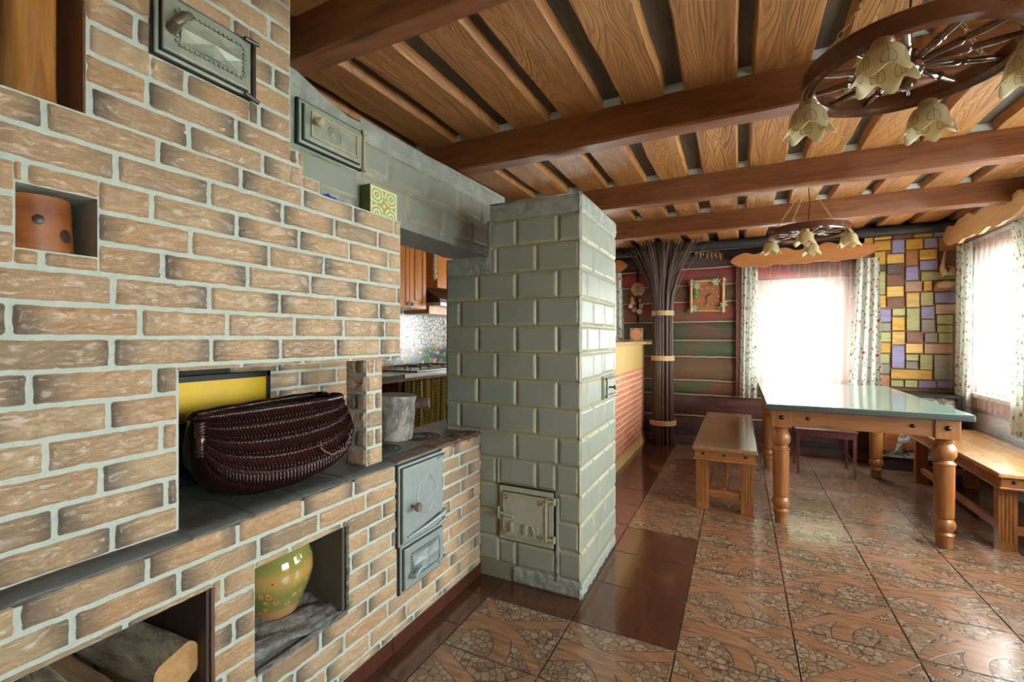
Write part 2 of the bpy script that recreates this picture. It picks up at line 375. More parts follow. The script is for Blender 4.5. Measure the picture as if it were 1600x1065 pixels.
# log walls: bulged courses, A=(0,0,colour index)
def log_wall(name, courses, span, at, holes, depth, m, axis):
    """courses: list (z0,z1,idx). axis 'x': wall at y=at facing -Y, spans x. axis 'y': wall at x=at facing -X."""
    mb=MB(); s0,s1=span
    cuts=sorted(set([s0,s1]+[h for q in holes for h in q[:2]]))
    for (z0,z1,ci) in courses:
        for a,c in zip(cuts,cuts[1:]):
            zz=[(z0,z1)]
            for q in holes:
                if q[0]<=a+1e-6 and q[1]>=c-1e-6:
                    nz=[]
                    for (p0,p1) in zz:
                        if q[3]<=p0 or q[2]>=p1: nz.append((p0,p1)); continue
                        if q[2]>p0: nz.append((p0,q[2]))
                        if q[3]<p1: nz.append((q[3],p1))
                    zz=nz
            for (p0,p1) in zz:
                n=max(2,int((c-a)/.05)); mm=8
                def fn(u,v,p0=p0,p1=p1,a=a,c=c):
                    s=a+(c-a)*u; z=p0+(p1-p0)*v; t=(z-z0)/(z1-z0)
                    d=.028*(1-abs(2*t-1)**3)+.004*noise.noise((s*3,z*14,ci*3.1))
                    return (s,at-d,z) if axis=='x' else (at-d,s,z)
                mb.grid(n,mm,fn,lambda u,v:(0,0,ci/16))
    # solid core behind
    for a,c in zip(cuts,cuts[1:]):
        z=courses[0][0]; top=courses[-1][1]
        for q in sorted([q for q in holes if q[0]<=a+1e-6 and q[1]>=c-1e-6],key=lambda q:q[2]):
            if q[2]>z: (mb.box(a,c,at,at+depth,z,q[2]) if axis=='x' else mb.box(at,at+depth,a,c,z,q[2]))
            z=q[3]
        if top>z: (mb.box(a,c,at,at+depth,z,top) if axis=='x' else mb.box(at,at+depth,a,c,z,top))
    return mb
m,nt,b=newmat('stained_logs'); _,_,z=attr(nt); oc=ocoord(nt,(2,2,12)); n=noi(nt,oc,1.5,6,.65,1.2); n2=noi(nt,ocoord(nt,(1.1,1,3)),1.3,3,.5,.5)
pal=ramp(nt,z,[(0/16,(0.078,0.034,0.039)),(1/16,(0.132,0.054,0.046)),(2/16,(0.132,0.062,0.046)),(3/16,(0.078,0.085,0.054)),(4/16,(0.155,0.085,0.046)),(5/16,(0.085,0.116,0.054)),(6/16,(0.186,0.093,0.054)),(7/16,(0.186,0.070,0.054)),(8/16,(0.202,0.054,0.054)),(9/16,(0.043,0.037,0.046)),(10/16,(0.028,0.028,0.034)),(11/16,(0.025,0.023,0.025))],'CONSTANT')
pal2=ramp(nt,z,[(0/16,(0.046,0.031,0.046)),(1/16,(0.078,0.031,0.031)),(2/16,(0.217,0.078,0.046)),(3/16,(0.155,0.078,0.046)),(4/16,(0.217,0.101,0.046)),(5/16,(0.202,0.078,0.046)),(6/16,(0.372,0.039,0.046)),(7/16,(0.372,0.046,0.054)),(8/16,(0.124,0.054,0.046)),(9/16,(0.078,0.046,0.046)),(10/16,(0.062,0.046,0.046)),(11/16,(0.046,0.039,0.031))],'CONSTANT')
col=mix(nt,sstep(nt,n2,.42,.62),pal,pal2); col=mix(nt,mth(nt,'MULTIPLY',sstep(nt,n,.5,.75),.6),col,(.27,.13,.08))
setc(nt,b,col); b.inputs['Roughness'].default_value=.5; bump(nt,b,n,.4,.01); M['logs']=m
m,nt,b=newmat('whitewashed_logs'); oc=ocoord(nt,(2,2,16)); n=noi(nt,oc,1.6,6,.65,1.2)
setc(nt,b,mix(nt,sstep(nt,n,.35,.6),(.60,.63,.63),(.84,.88,.90))); b.inputs['Roughness'].default_value=.6; bump(nt,b,n,.4,.01); M['whitelogs']=m
ZL=[0,.30,.54,.70,.966,1.151,1.359,1.584,1.77,1.958,2.155,2.30]
CI=[0,1,5,4,5,3,6,4,7,9,10]
far_holes=[(.17,.98,.70,1.80),(-2.35,-1.42,.75,1.95)]
struct('wall_far', log_wall('wall_far',[(ZL[i],ZL[i+1],CI[i]) for i in range(11)],(-3.5,1.9),5.53,far_holes,.14,M['logs'],'x'), M['logs'], smooth=2)
ch=MB()
for z in ZL[1:-1]:
    for a,c in ((-3.4,-2.35),(-1.42,.17),(.98,1.8)) if .72<z<1.80 else ((-3.4,1.8),):
        ch.tube([(a+(c-a)*k/30, 5.512+.003*noise.noise((k,z,0)), z+.006*noise.noise((k*.6+a,z*5,2))) for k in range(31)], .0075, 6)
struct('trim_1', ch, plain('pale_caulk_rope',(.50,.40,.28),.8), smooth=True)
rc=[0,.17,.36,.55,.72,.92,1.12,1.32,1.52,1.74,1.95,2.12,2.3]
rh=[(4.30,5.16,.72,1.87),(2.3,3.9,.60,1.90),(-.1,1.2,.55,1.65)]
struct('wall_right', log_wall('wall_right',[(rc[i],rc[i+1],1) for i in range(12)],(-2.5,5.7),1.80,rh,.14,M['whitelogs'],'y'), M['whitelogs'], smooth=2)
struct('wall_back', bx(-3.5,1.95,-2.62,-2.5,0,2.3), M['logs'])
struct('wall_left', bx(-3.5,-3.36,-2.6,5.7,0,2.3), plain('kitchen_wall',(.35,.2,.12),.6))
struct('wall_kitchen_side', bx(-3.4,-1.70,-.2,-.08,0,2.3), M['mortar'])
struct('trim_2', bx(-1.10,1.75,5.46,5.50,0,.07), wood('skirting_board',(.07,.035,.025),(.13,.07,.045),'x',.5))
# window casing left of window
struct('trim_3', MB().box(-.035,.03,5.455,5.51,.55,1.97), wood('casing_maroon',(.11,.035,.025),(.19,.07,.045),'z',.5), bevel=.004)
M['wframe']=plain('white_window_frame',(.78,.82,.74),.35,var=.03,bmp=0)
m,nt,b=newmat('window_glass'); b.inputs['Base Color'].default_value=(1,1,1,1)
gl=nd(nt,'ShaderNodeBsdfGlossy',{'Roughness':.02}); tr=nd(nt,'ShaderNodeBsdfTransparent',{0:(.97,.99,.98,1)}); fr=nd(nt,'ShaderNodeMath',{0:nd(nt,'ShaderNodeLayerWeight',{0:.5}).outputs[1],1:5.0},operation='POWER')
mx=nd(nt,'ShaderNodeMixShader',{0:mth(nt,'MULTIPLY_ADD',fr.outputs[0],.8,.04),1:tr.outputs[0],2:gl.outputs[0]}); nt.links.new(mx.outputs[0],nt.nodes['Material Output'].inputs[0]); M['glass']=m
def window(name,axis,at,s0,s1,z0,z1,mull=()):
    r=tag(obj(name, frame_mb(axis,at,s0,s1,z0,z1,.045,.05), M['wframe'], bevel=.003), kind='structure')
    fb=frame_mb(axis,at+.012,s0+.045,s1-.045,z0+.045,z1-.045,.04,.03)
    for q in mull:
        fb.box(*((q-.02,q+.02,at+.0,at+.03) if axis=='x' else (at,at+.03,q-.02,q+.02)),z0+.05,z1-.05)
    obj('sash',fb,M['wframe'],r,bevel=.003)
    p=MB(); p.box(*((s0+.06,s1-.06,at+.018,at+.022) if axis=='x' else (at+.018,at+.022,s0+.06,s1-.06)),z0+.06,z1-.06)
    obj('pane',p,M['glass'],r)
    return r
def frame_mb(axis,at,s0,s1,z0,z1,w,d):
    mb=MB()
    def B(a,c,e,f): mb.box(*((a,c,at,at+d) if axis=='x' else (at,at+d,a,c)),e,f)
    B(s0,s1,z0,z0+w);B(s0,s1,z1-w,z1);B(s0,s0+w,z0+w,z1-w);B(s1-w,s1,z0+w,z1-w); return mb
window('window_1','x',5.60,.17,.98,.70,1.80)
window('window_2','y',1.87,4.30,5.16,.72,1.87)
window('window_3','x',5.60,-2.35,-1.42,.75,1.95)
window('window_4','y',1.87,2.3,3.9,.60,1.90,(3.1,))
window('window_fill','y',1.87,-.1,1.2,.55,1.65,(.55,))  # unseen opening, added as soft fill light for the stove front
struct('trim_4', MB().box(.12,1.11,5.44,5.60,.665,.70), M['wframe'], bevel=.004)
struct('trim_5', MB().box(1.735,1.87,4.25,5.21,.685,.72), M['wframe'], bevel=.004)

# ================================================================ BRICKWORK
def rects_minus(r, holes):
    out=[r]
    for h in holes:
        nx=[]
        for (a,c,e,f) in out:
            if h[0]>=c or h[1]<=a or h[2]>=f or h[3]<=e: nx.append((a,c,e,f)); continue
            if h[0]>a: nx.append((a,h[0],e,f))
            if h[1]<c: nx.append((h[1],c,e,f))
            l,r_=max(a,h[0]),min(c,h[1])
            if h[2]>e: nx.append((l,r_,e,h[2]))
            if h[3]<f: nx.append((l,r_,h[3],f))
        out=nx
    return out
def bricks(mb, O, U, N, u0,u1,z0,z1, holes, pitch, zorg, length, uorg, T=.007, J=.0078, cell=.0052, seed=1, jit=.02, amp=.0060, round_=.008):
    """brick courses on plane O + u*U + z*Z, raised along N"""
    O,U,N=Vector(O),Vector(U),Vector(N); rnd=random.Random(seed)
    k0=math.floor((z0-zorg)/pitch)-1; k1=math.ceil((z1-zorg)/pitch)+1
    for k in range(k0,k1):
        a=uorg+(length/2 if k%2 else 0)+rnd.uniform(-jit,jit); a-=length*math.ceil((a-u0)/length+1)
        zb=zorg+k*pitch+J/2; zt=zorg+(k+1)*pitch-J/2
        while a<u1:
            L=length+rnd.uniform(-jit,jit)*.5
            b0,b1=a+J/2,a+L-J/2; rn=rnd.random(); dz=rnd.uniform(-.0012,.0012)
            full=(max(b0,u0),min(b1,u1),max(zb,z0),min(zt,z1))
            if full[1]-full[0]>.008 and full[3]-full[2]>.006:
                for (c0,c1,d0,d1) in rects_minus(full,holes):
                    if c1-c0<.007 or d1-d0<.005: continue
                    nu=max(2,int((c1-c0)/cell)); nv=max(2,int((d1-d0)/cell))
                    if cell>.02: nu=nv=1
                    # extra edge loops for the rounding
                    us=[c0,c0+min(.004,(c1-c0)*.2)]+[c0+.004+(c1-c0-.008)*i/nu for i in range(1,nu)]+[c1-min(.004,(c1-c0)*.2),c1]
                    vs_=[d0,d0+min(.004,(d1-d0)*.2)]+[d0+.004+(d1-d0-.008)*i/nv for i in range(1,nv)]+[d1-min(.004,(d1-d0)*.2),d1]
                    P=[];A=[]
                    for v in vs_:
                        for u in us:
                            e=min(u-c0,c1-u,v-d0,d1-v)
                            h=T*(0 if e<=0 else min(1,.5+.5*e/round_))
                            uw,vw=u,v
                            if e<=0:
                                uw+=.0024*noise.noise((u*60,v*60,rn*9)); vw+=.0030*noise.noise((u*45,v*45,rn*5+3))
                                eu=min(u-c0,c1-u); ev=min(v-d0,d1-v)
                                if cell<.02 and eu<=0 and ev<=0:
                                    uw+=.0035*(1 if u-c0<c1-u else -1); vw+=.0035*(1 if v-d0<d1-v else -1)
                            elif amp:
                                wx=.35*noise.noise((u*30,v*30,rn*11)); wy=.5*noise.noise((u*24+9,v*30,rn*17))
                                h+=amp*(noise.noise((u*30+wx,v*48+wy,rn*20))*.7+(1-abs(noise.noise((u*34+5+wx*2,v*70+wy*2,rn*31)))*2.2)*.30+noise.noise((u*110,v*150,rn*3))*.22)+dz
                            P.append(O+U*uw+Vector((0,0,vw))+N*h); A.append(((u-b0)/(b1-b0),(v-zb)/(zt-zb),rn))
                    w=len(us)
                    mb.add(P,[(j*w+i,j*w+i+1,(j+1)*w+i+1,(j+1)*w+i) for j in range(len(vs_)-1) for i in range(w-1)],A)
            a+=L
stove=thing('brick_stove',(-1.4,1.0,0),'large stove faced in tan scorched brick with iron doors, niches and cooking hob','stove')
XU,XP,XL=-1.215,-1.235,-1.155
Y0=-.1
sq=(.347,.469,1.342,1.465); tn=(.20,.457,1.637,2.3)
# -- upper wall
niche=(.625,1.245,.60,1.092)
def slabs(mb,x0,x1,ylo,yhi,zlo,zhi,holes):
    for (a,c,e,f) in rects_minus((ylo,yhi,zlo,zhi),holes): mb.box(x0,x1,a,c,e,f)
core=MB()
slabs(core,-1.335,XU,Y0,1.43,.7,1.637,[niche,(1.325,1.43,.6,1.092),sq,(1.245,1.325,.6,1.092)])
slabs(core,-1.345,XP,Y0,.946,1.637,2.29,[tn])
core.box(-1.345,XP,.9461,.99,1.637,1.755); core.box(-1.345,XP,.99,1.055,1.637,1.685)
obj('upper_wall_mortar',core,M['mortar'],stove)
bk=MB(); NX=(1,0,0); UY=(0,1,0)
bricks(bk,(XU-.002,0,0),UY,NX,Y0,1.428,.71,1.634,[(niche[0]-.004,1.5,.6,1.092),(sq[0]-.002,sq[1]+.002,sq[2]-.002,sq[3]+.002)],.0671,.703,.2,.33-.05,seed=3)
bricks(bk,(XP-.002,0,0),UY,NX,Y0,.944,1.637,2.285,[tn,(.575,.815,1.835,2.0)],.0671,.703,.2,.33-.05,seed=4)
bricks(bk,(XP-.002,0,0),UY,NX,.944,.99,1.637,1.753,[],.0671,.703,.2,.28,seed=5)
bricks(bk,(XP-.002,0,0),UY,NX,.99,1.052,1.637,1.683,[],.0671,.703,.2,.28,seed=6)
obj('upper_brickwork',bk,M['brick'],stove,smooth=2)
# -- column between niche and hob
cm=bx(-1.313,XU,1.245,1.325,.695,1.10); obj('brick_column_mortar',cm,M['mortar'],stove)
cb=MB()
bricks(cb,(XU-.002,0,0),UY,NX,1.247,1.323,.703,1.092,[],.0671,.703,.1,1.235,seed=7,jit=.0)
bricks(cb,(-1.313,1.247,0),(1,0,0),(0,-1,0),0.002,.096,.703,1.092,[],.0671,.703,.2,-.05,seed=8,jit=.0)
obj('brick_column',cb,M['brick'],stove,smooth=2)
# -- niche inside: back wall, ceiling, sides
bw=bx(-1.72,-1.62,-.05,1.70,.6,1.30); obj('niche_back_mortar',bw,M['mortar'],stove)
nb=MB(); bricks(nb,(-1.622,0,0),UY,NX,1.0,1.695,.703,1.28,[],.0671,.703,.2,.28,seed=9,cell=.012)
obj('niche_back_brickwork',nb,M['brick'],stove,smooth=2)
obj('niche_lining',MB().box(-1.6225,-1.6195,.18,1.0,.70,1.10).box(-1.62,-1.335,.10,1.20,1.095,1.13).box(-1.62,-1.335,.18,.20,.7,1.095).box(-1.622,-1.60,.18,1.135,1.075,1.13),M['dark_cav'],stove)  # back panel painted dark to stand in for the niche's black depth
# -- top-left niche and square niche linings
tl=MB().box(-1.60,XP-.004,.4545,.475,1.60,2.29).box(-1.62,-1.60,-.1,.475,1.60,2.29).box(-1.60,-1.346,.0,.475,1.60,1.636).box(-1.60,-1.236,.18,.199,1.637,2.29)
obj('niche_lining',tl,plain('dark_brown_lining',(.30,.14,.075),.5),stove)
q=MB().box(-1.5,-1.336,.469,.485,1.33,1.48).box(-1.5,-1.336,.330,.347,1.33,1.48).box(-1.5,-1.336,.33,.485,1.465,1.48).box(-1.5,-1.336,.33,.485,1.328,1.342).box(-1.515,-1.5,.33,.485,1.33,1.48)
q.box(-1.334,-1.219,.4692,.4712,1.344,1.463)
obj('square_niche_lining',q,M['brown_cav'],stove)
# -- lower wall
wn1=(-.1,.668,.04,.561); jn=(.778,1.094,.275,.557)
hw=MB(); slabs(hw,-1.60,XL,-.4,1.95,0.0,.655,[(-.1,.668,.04,.561),(.778,1.094,.275,.557),(1.345,1.60,.24,.64)])
hw.box(-1.60,-1.20,1.345,1.60,.24,.64)
obj('lower_wall_mortar',hw,M['mortar'],stove)
dd=(1.335,1.615,.208,.72)
lb=MB(); bricks(lb,(XL-.002,0,0),UY,NX,-.4,1.955,.058,.697,[wn1,jn,dd],.0615,.70-.0615*12,.195,.404,seed=11)
obj('lower_brickwork',lb,M['brick'],stove,smooth=2)
obj('lower_wall_cap',MB().box(-1.60,XL,-.4,1.345,.6551,.69).box(-1.6,XL,1.345,1.955,.6551,.682),M['mortar'],stove)
li=MB()   # linings of the two lower niches
li.box(-1.595,XL-.002,1.0935,1.10,.27,.56)
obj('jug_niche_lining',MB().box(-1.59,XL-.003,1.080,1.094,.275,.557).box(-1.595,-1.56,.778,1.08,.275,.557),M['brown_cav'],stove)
sf=MB().grid(24,20,lambda u,v:(-1.56+.405*u+0.0, .778+.304*v, .292+.022*fbm((u*6,v*2,1))-(.012 if u>.92 else 0)*((u-.92)/.08)+ (1-v)*.03))
obj('jug_niche_sill',sf,M['cement'],stove,smooth=True,solid=.01)
obj('niche_edge_render',MB().tube([(XL+.004,1.094+.003*noise.noise((k*.7,0,0)),.28+.275*k/12) for k in range(13)],.006,6).tube([(XL+.004,.78+.31*k/12,.276+.004*noise.noise((k,3,0))) for k in range(13)],.008,6),M['cement'],stove,smooth=True)
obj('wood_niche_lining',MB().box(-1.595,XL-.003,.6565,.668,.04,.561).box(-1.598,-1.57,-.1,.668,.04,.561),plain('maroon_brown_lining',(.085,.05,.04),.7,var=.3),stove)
obj('niche_edge_render',MB().tube([(XL+.003,.668+.003*noise.noise((k*.7,5,0)),.06+.5*k/12) for k in range(13)],.005,6),plain('brown_edge',(.18,.09,.06),.7),stove,smooth=True)
# -- ledge slabs inside the niche, A
lg=MB(); ys=[-.4,.30,.62,.78,.93,1.10,1.24,1.34]
for a,c in zip(ys,ys[1:]):
    dz=random.uniform(-.002,.002); ex=random.uniform(-.004,.004)
    lg.grid(10,10,lambda u,v,a=a,c=c,dz=dz,ex=ex:(-1.62+(.462+ex)*u, a+.001+(c-a-.002)*v, .702+dz+.0025*fbm((u*5,v*4+a*9,2))-(.006 if u>.95 else 0)))
obj('slate_ledge',lg,M['slate'],stove,smooth=True,solid=.012)
# -- hob
hb=MB().grid(30,30,lambda u,v:(-1.53+.378*u, 1.338+(.612+.25*(u<.4))*v, .699+.0015*fbm((u*8,v*8,0)))); 
obj('hob_plate',MB().box(-1.53,-1.36,1.34,2.20,.66,.703).box(-1.36,-1.225,1.34,1.955,.66,.703),wood('worn_iron_plate',(.085,.078,.07),(.20,.195,.175),'y',.45,1,.2,0),stove)
for (cy,cx_) in ((1.47,-1.36),(1.75,-1.36)):
    for r_ in (.035,.06,.085): obj('hob_ring',MB().ring([(r_-.0025,.7025),(r_-.0025,.7055),(r_+.0025,.7055),(r_+.0025,.7025)],(cx_,cy,0),40),M['black'],stove,smooth=True)
hm=MB().grid(30,16,lambda u,v:(-1.235+.085*v, 1.60+.355*u, .700+.006*fbm((u*14,v*6,4))-(.008 if v>.93 else 0)))
m,nt,b=newmat('brown_mosaic'); oc=ocoord(nt); vo=nd(nt,'ShaderNodeTexVoronoi',{'Vector':oc,'Scale':85.0},feature='DISTANCE_TO_EDGE').outputs[0]
setc(nt,b,mix(nt,sstep(nt,vo,.03,.1),(.05,.03,.025),mix(nt,noi(nt,oc,30,3),(.17,.06,.045),(.36,.27,.22)))); b.inputs['Roughness'].default_value=.35; bump(nt,b,vo,.5,.004)
obj('hob_edge_mosaic',hm,m,stove,smooth=True,solid=.015)
obj('hob_edge_mosaic',MB().grid(20,8,lambda u,v:(-1.235+.085*v,1.338+.262*u,.699+.004*fbm((u*14,v*6,8)))),wood('worn_edge',(.13,.08,.06),(.27,.23,.18),'y',.5,1,.3,0),stove,smooth=True,solid=.01)
# skirting of red-brown tiles
for i,(a,c) in enumerate([(-.4,-.1),(-.1,.25),(.25,.60),(.60,.955),(.955,1.31),(1.31,1.665),(1.665,1.955)]):
    struct('baseboard_left', MB().box(-1.155,-1.147,a+.0015,c-.0015,.0,.056), M['skirt'], bevel=.0015)
# -- iron doors; local frame: Y to the right, Z up, X out
def cast_door(name,parent,x,y0,y1,z0,z1,mi,axis='y',frame=.012):
    """frame plate + raised leaf; returns the leaf"""
    def B(mb,a,c,e,f,d0,d1):
        if axis=='y': mb.box(x+d0,x+d1,a,c,e,f)
        else: mb.box(a,c,x-d1,x-d0,e,f)
    f=MB(); B(f,y0,y1,z0,z1,-.004,.010)
    fo=obj(name+'_frame',f,mi,parent,bevel=.003)
    g_=MB(); B(g_,y0-.005,y1+.004,z0-.005,z1+.005,-.006,.004); B(g_,y0+frame-.004,y1-frame+.002,z0+frame-.004,z1-frame+.003,.004,.0115); obj('dark_gap',g_,M['black'],fo)
    l=MB(); B(l,y0+frame,y1-frame,z0+frame,z1-frame,.010,.022)
    lo=obj(name,l,mi,parent,bevel=.003)
    return lo
def starpanel(par,x,y0,y1,z0,z1,mi):
    """recessed panel with beaded border and four-facet rosette"""
    mb=MB(); cy,cz=(y0+y1)/2,(z0+z1)/2
    V=[(x,y0,z0),(x,y1,z0),(x,y1,z1),(x,y0,z1)]
    mid=[(x,cy,z0),(x,y1,cz),(x,cy,z1),(x,y0,cz)]
    c=(x+.010,cy,cz)
    vs=[];fs=[]
    for i in range(4):
        a=Vector(V[i]); m_=Vector(mid[i]); m2=Vector(mid[i-1])
        q=Vector(c)*.5+a*.5; q.x=x+.001
        m_=m_.copy(); m_.x=x+.006; m2=m2.copy(); m2.x=x+.006
        o=len(vs); vs+= [a,m_,Vector(c),m2,q]; fs+=[(o,o+1,o+4),(o+1,o+2,o+4),(o+2,o+3,o+4),(o+3,o,o+4)]
    mb.add(vs,fs); obj('rosette_panel',mb,mi,par)
    bd_=MB(); n=int((y1-y0)/.011)
    for i in range(n+1):
        for zz in (z0-.008,z1+.008): bd_.obox((x+.002,y0+(y1-y0)*i/n,zz),(.003,0,0),(0,.0035,0),(0,0,.003))
    n=int((z1-z0)/.011)
    for i in range(n+1):
        for yy in (y0-.008,y1+.008): bd_.obox((x+.002,yy,z0+(z1-z0)*i/n),(.003,0,0),(0,.0035,0),(0,0,.003))
    obj('beaded_border',bd_,mi,par)
def hinge(par,x,y,z,mi,L=.03):
    mb=MB().tube([(x+.022,y,z-.010),(x+.022,y,z+.010)],.009,10)
    mb.tube([(x+.024,y,z),(x+.026,y-L,z-.002)],[.007,.004],8)
    obj('hinge',mb,mi,par,smooth=True)
# firebox door
fd=cast_door('firebox_door',stove,-1.151,1.335,1.612,.385,.69,M['iron'])
sc_=MB(); pts=[]
for k in range(72):
    t=2*PI*k/72; r_=.058*(1+.16*abs(math.sin(3.5*t))); pts.append((-1.129,1.487+r_*.92*math.cos(t),.545+r_*1.15*math.sin(t)))
sc_.tube(pts,.0032,6,closed=True); obj('flower_relief',sc_,M['iron'],fd,smooth=True)
kn=MB().lathe([(.006,0),(.006,.02),(.016,.024),(.018,.032),(.015,.04),(0.001,.042)],(-1.129,1.398,.525),16,Matrix.Rotation(PI/2,3,'Y'))
obj('door_knob',kn,plain('brown_grey_knob',(.24,.20,.16),.35,.3),fd,smooth=True)
obj('leaf_bracket',MB().tube([(-1.124,1.37,.415),(-1.116,1.48,.425),(-1.112,1.585,.44)],[.003,.006,.008],8),M['iron'],fd,smooth=True)
for z in (.672,.435,.40): hinge(stove,-1.151,1.612,z,M['iron'],.05)
ad=cast_door('ash_door',stove,-1.151,1.345,1.617,.205,.383,M['iron'])
starpanel(ad,-1.127,1.40,1.565,.255,.335,M['iron'])
obj('door_handle',MB().tube([(-1.128,1.385,.262),(-1.105,1.39,.266),(-1.100,1.425,.288)],[.011,.010,.008],10),M['iron'],ad,smooth=True)
hinge(stove,-1.151,1.617,.235,M['iron'],.05)
# soot door high on the wall
sd=cast_door('cleaning_door',stove,XP+.004,.577,.812,1.842,1.995,M['piron'])
starpanel(sd,XP+.027,.625,.775,1.885,1.955,M['piron'])
obj('door_handle',MB().tube([(XP+.028,.606,1.905),(XP+.055,.604,1.912),(XP+.060,.618,1.935),(XP+.052,.632,1.945)],[.012,.011,.010,.010],12),plain('bronze_handle',(.20,.16,.11),.35,.5),sd,smooth=True)
obj('hinge',MB().tube([(XP+.016,.818,1.845),(XP+.016,.818,1.995)],.006,8).tube([(XP+.02,.83,1.835),(XP+.02,.79,1.845)],.006,8).tube([(XP+.02,.83,1.998),(XP+.02,.79,1.995)],.006,8),plain('dark_hinge',(.08,.07,.06),.4,.5),stove,smooth=True)

# ================================================================ GREY PAINTED MASONRY
def blocks(mb,O,U,N,u0,u1,rows,length,off,holes=(),J=.004,ch=.012,T=.010):
    """pillow blocks: rows = list of (z0,z1)"""
    O,U,N=Vector(O),Vector(U),Vector(N); Z=Vector((0,0,1))
    for k,(z0,z1) in enumerate(rows):
        a=off+(length/2 if k%2 else 0); a-=length*math.ceil((a-u0)/length+1)
        while a<u1:
            c0,c1=max(a+J/2,u0),min(a+length-J/2,u1)
            if c1-c0>.015:
                for (e0,e1,f0,f1) in rects_minus((c0,c1,z0+J/2,z1-J/2),holes):
                    if e1-e0<.012 or f1-f0<.012: continue
                    q=min(ch,(e1-e0)*.3,(f1-f0)*.3)
                    wv=[random.uniform(-.0012,.0012) for _ in range(8)]
                    P=[O+U*u+Z*v for u,v in ((e0,f0),(e1,f0),(e1,f1),(e0,f1))]
                    P+=[O+U*(u+wv[i])+Z*(v+wv[i+4])+N*(T*.8) for i,(u,v) in enumerate(((e0+q*.85,f0+q*.85),(e1-q*.85,f0+q*.85),(e1-q*.85,f1-q*.85),(e0+q*.85,f1-q*.85)))]
                    P+=[O+U*u+Z*v+N*T for u,v in ((e0+q*1.3,f0+q*1.3),(e1-q*1.3,f0+q*1.3),(e1-q*1.3,f1-q*1.3),(e0+q*1.3,f1-q*1.3))]
                    A=[(0,0,1)]*4+[(0,0,.8)]*4+[(0,0,0)]*4
                    mb.add(P,[(8,9,10,11)]+[(i,(i+1)%4,4+(i+1)%4,4+i) for i in range(4)]+[(4+i,4+(i+1)%4,8+(i+1)%4,8+i) for i in range(4)],A)
            a+=length
pil=thing('tiled_stove_pillar',(-.9,2.25,0),'square grey-green painted stove pillar of bevelled blocks standing between stove and dining floor','stove pillar')
rows=[(1.615-.128*(k+1),1.615-.128*k) for k in range(12)]
PX0,PX1,PY0,PY1=-1.362,-.640,1.965,2.60
obj('pillar_core',MB().box(-1.103,PX1,PY0,PY1,0,1.825).box(PX0,-1.103,PY0,PY1,0,1.577),M['groove'],pil)
pf=MB(); hd=[(-1.048,-.755,.198,.468)]
blocks(pf,(0,PY0+.001,0),(1,0,0),(0,-1,0),-1.10,PX1+.008,[(1.615,1.743)],.212,-.745,[])
blocks(pf,(0,PY0+.001,0),(1,0,0),(0,-1,0),-1.10,PX1+.008,[(1.487,1.615)],.212,-.851,[])
blocks(pf,(0,PY0+.001,0),(1,0,0),(0,-1,0),PX0,PX1+.008,rows[1:],.212,-.745,hd)
blocks(pf,(PX1-.001,0,0),(0,1,0),(1,0,0),PY0-.008,PY1,[(1.615,1.743)]+rows,.2,2.051-.2,[(2.30,2.55,.845,.985)])
obj('glazed_blocks',pf,M['block'],pil)
pl=MB()
def rough(mb,O,U,N,u0,u1,z0,z1,T=.014,s=0,nz=10):
    O,U,N=Vector(O),Vector(U),Vector(N); nu=max(4,int((u1-u0)/.008))
    mb.grid(nu,nz,lambda a,c:O+U*(u0+(u1-u0)*a)+Vector((0,0,z0+(z1-z0)*c+(.006*noise.noise((a*12,s,c)) if 0<c<1 or 1 else 0)))+N*(0 if a in(0,1) or c in(0,1) else T*(.7+.5*fbm((a*(u1-u0)*30,c*(z1-z0)*40,s)))))
rough(pl,(0,PY0,0),(1,0,0),(0,-1,0),-1.103,PX1+.012,1.745,1.828,.012,1)
rough(pl,(PX1,0,0),(0,1,0),(1,0,0),PY0-.012,PY1,1.745,1.828,.014,2)
rough(pl,(0,PY0,0),(1,0,0),(0,-1,0),PX0,-1.10,1.49,1.578,.012,3)
rough(pl,(0,PY0,0),(1,0,0),(0,-1,0),-1.12,-1.085,1.487,1.75,.010,4,30)
rough(pl,(0,PY0,0),(1,0,0),(0,-1,0),-.98,PX1+.010,-.0,.075,.010,5)
rough(pl,(PX1,0,0),(0,1,0),(1,0,0),PY0-.010,PY1,-.0,.05,.010,6)
rough(pl,(0,PY0,0),(1,0,0),(0,-1,0),-.757,-.735,.05,.44,.018,7,40)
pl.box(-1.103,PX1+.004,PY0-.004,PY1,1.825,1.832)
obj('rough_plaster',pl,M['plaster'],pil,smooth=2)
pd=cast_door('soot_door',pil,PY0-.008,-1.042,-.762,.205,.462,M['cream_iron'],axis='x',frame=.026)
mo=MB()
for (a,c,e,f) in ((-1.012,-.792,.428,.433),(-1.012,-.792,.234,.239),(-1.012,-1.007,.234,.433),(-.797,-.792,.234,.433)): mo.box(a,c,PY0-.036,PY0-.030,e,f)
obj('leaf_moulding',mo,M['ochre_iron'],pd,bevel=.001)
for (x,z) in ((-.992,.412),(-.812,.412),(-.992,.255),(-.812,.255)):
    s_=MB()
    for k in range(8):
        t=k*PI/4; s_.obox((x+.007*math.cos(t),PY0-.034,z+.007*math.sin(t)),(.008*math.cos(t),0,.008*math.sin(t)),(0,.004,0),(-.0025*math.sin(t),0,.0025*math.cos(t)))
    obj('leaf_ornament',s_,M['ochre_iron'],pd)
obj('latch_bar',MB().tube([(-1.035,PY0-.040,.338),(-.955,PY0-.044,.333)],[.007,.008],10).tube([(-1.035,PY0-.040,.31),(-1.035,PY0-.040,.366)],.005,8),M['cream_iron'],pd,smooth=True)
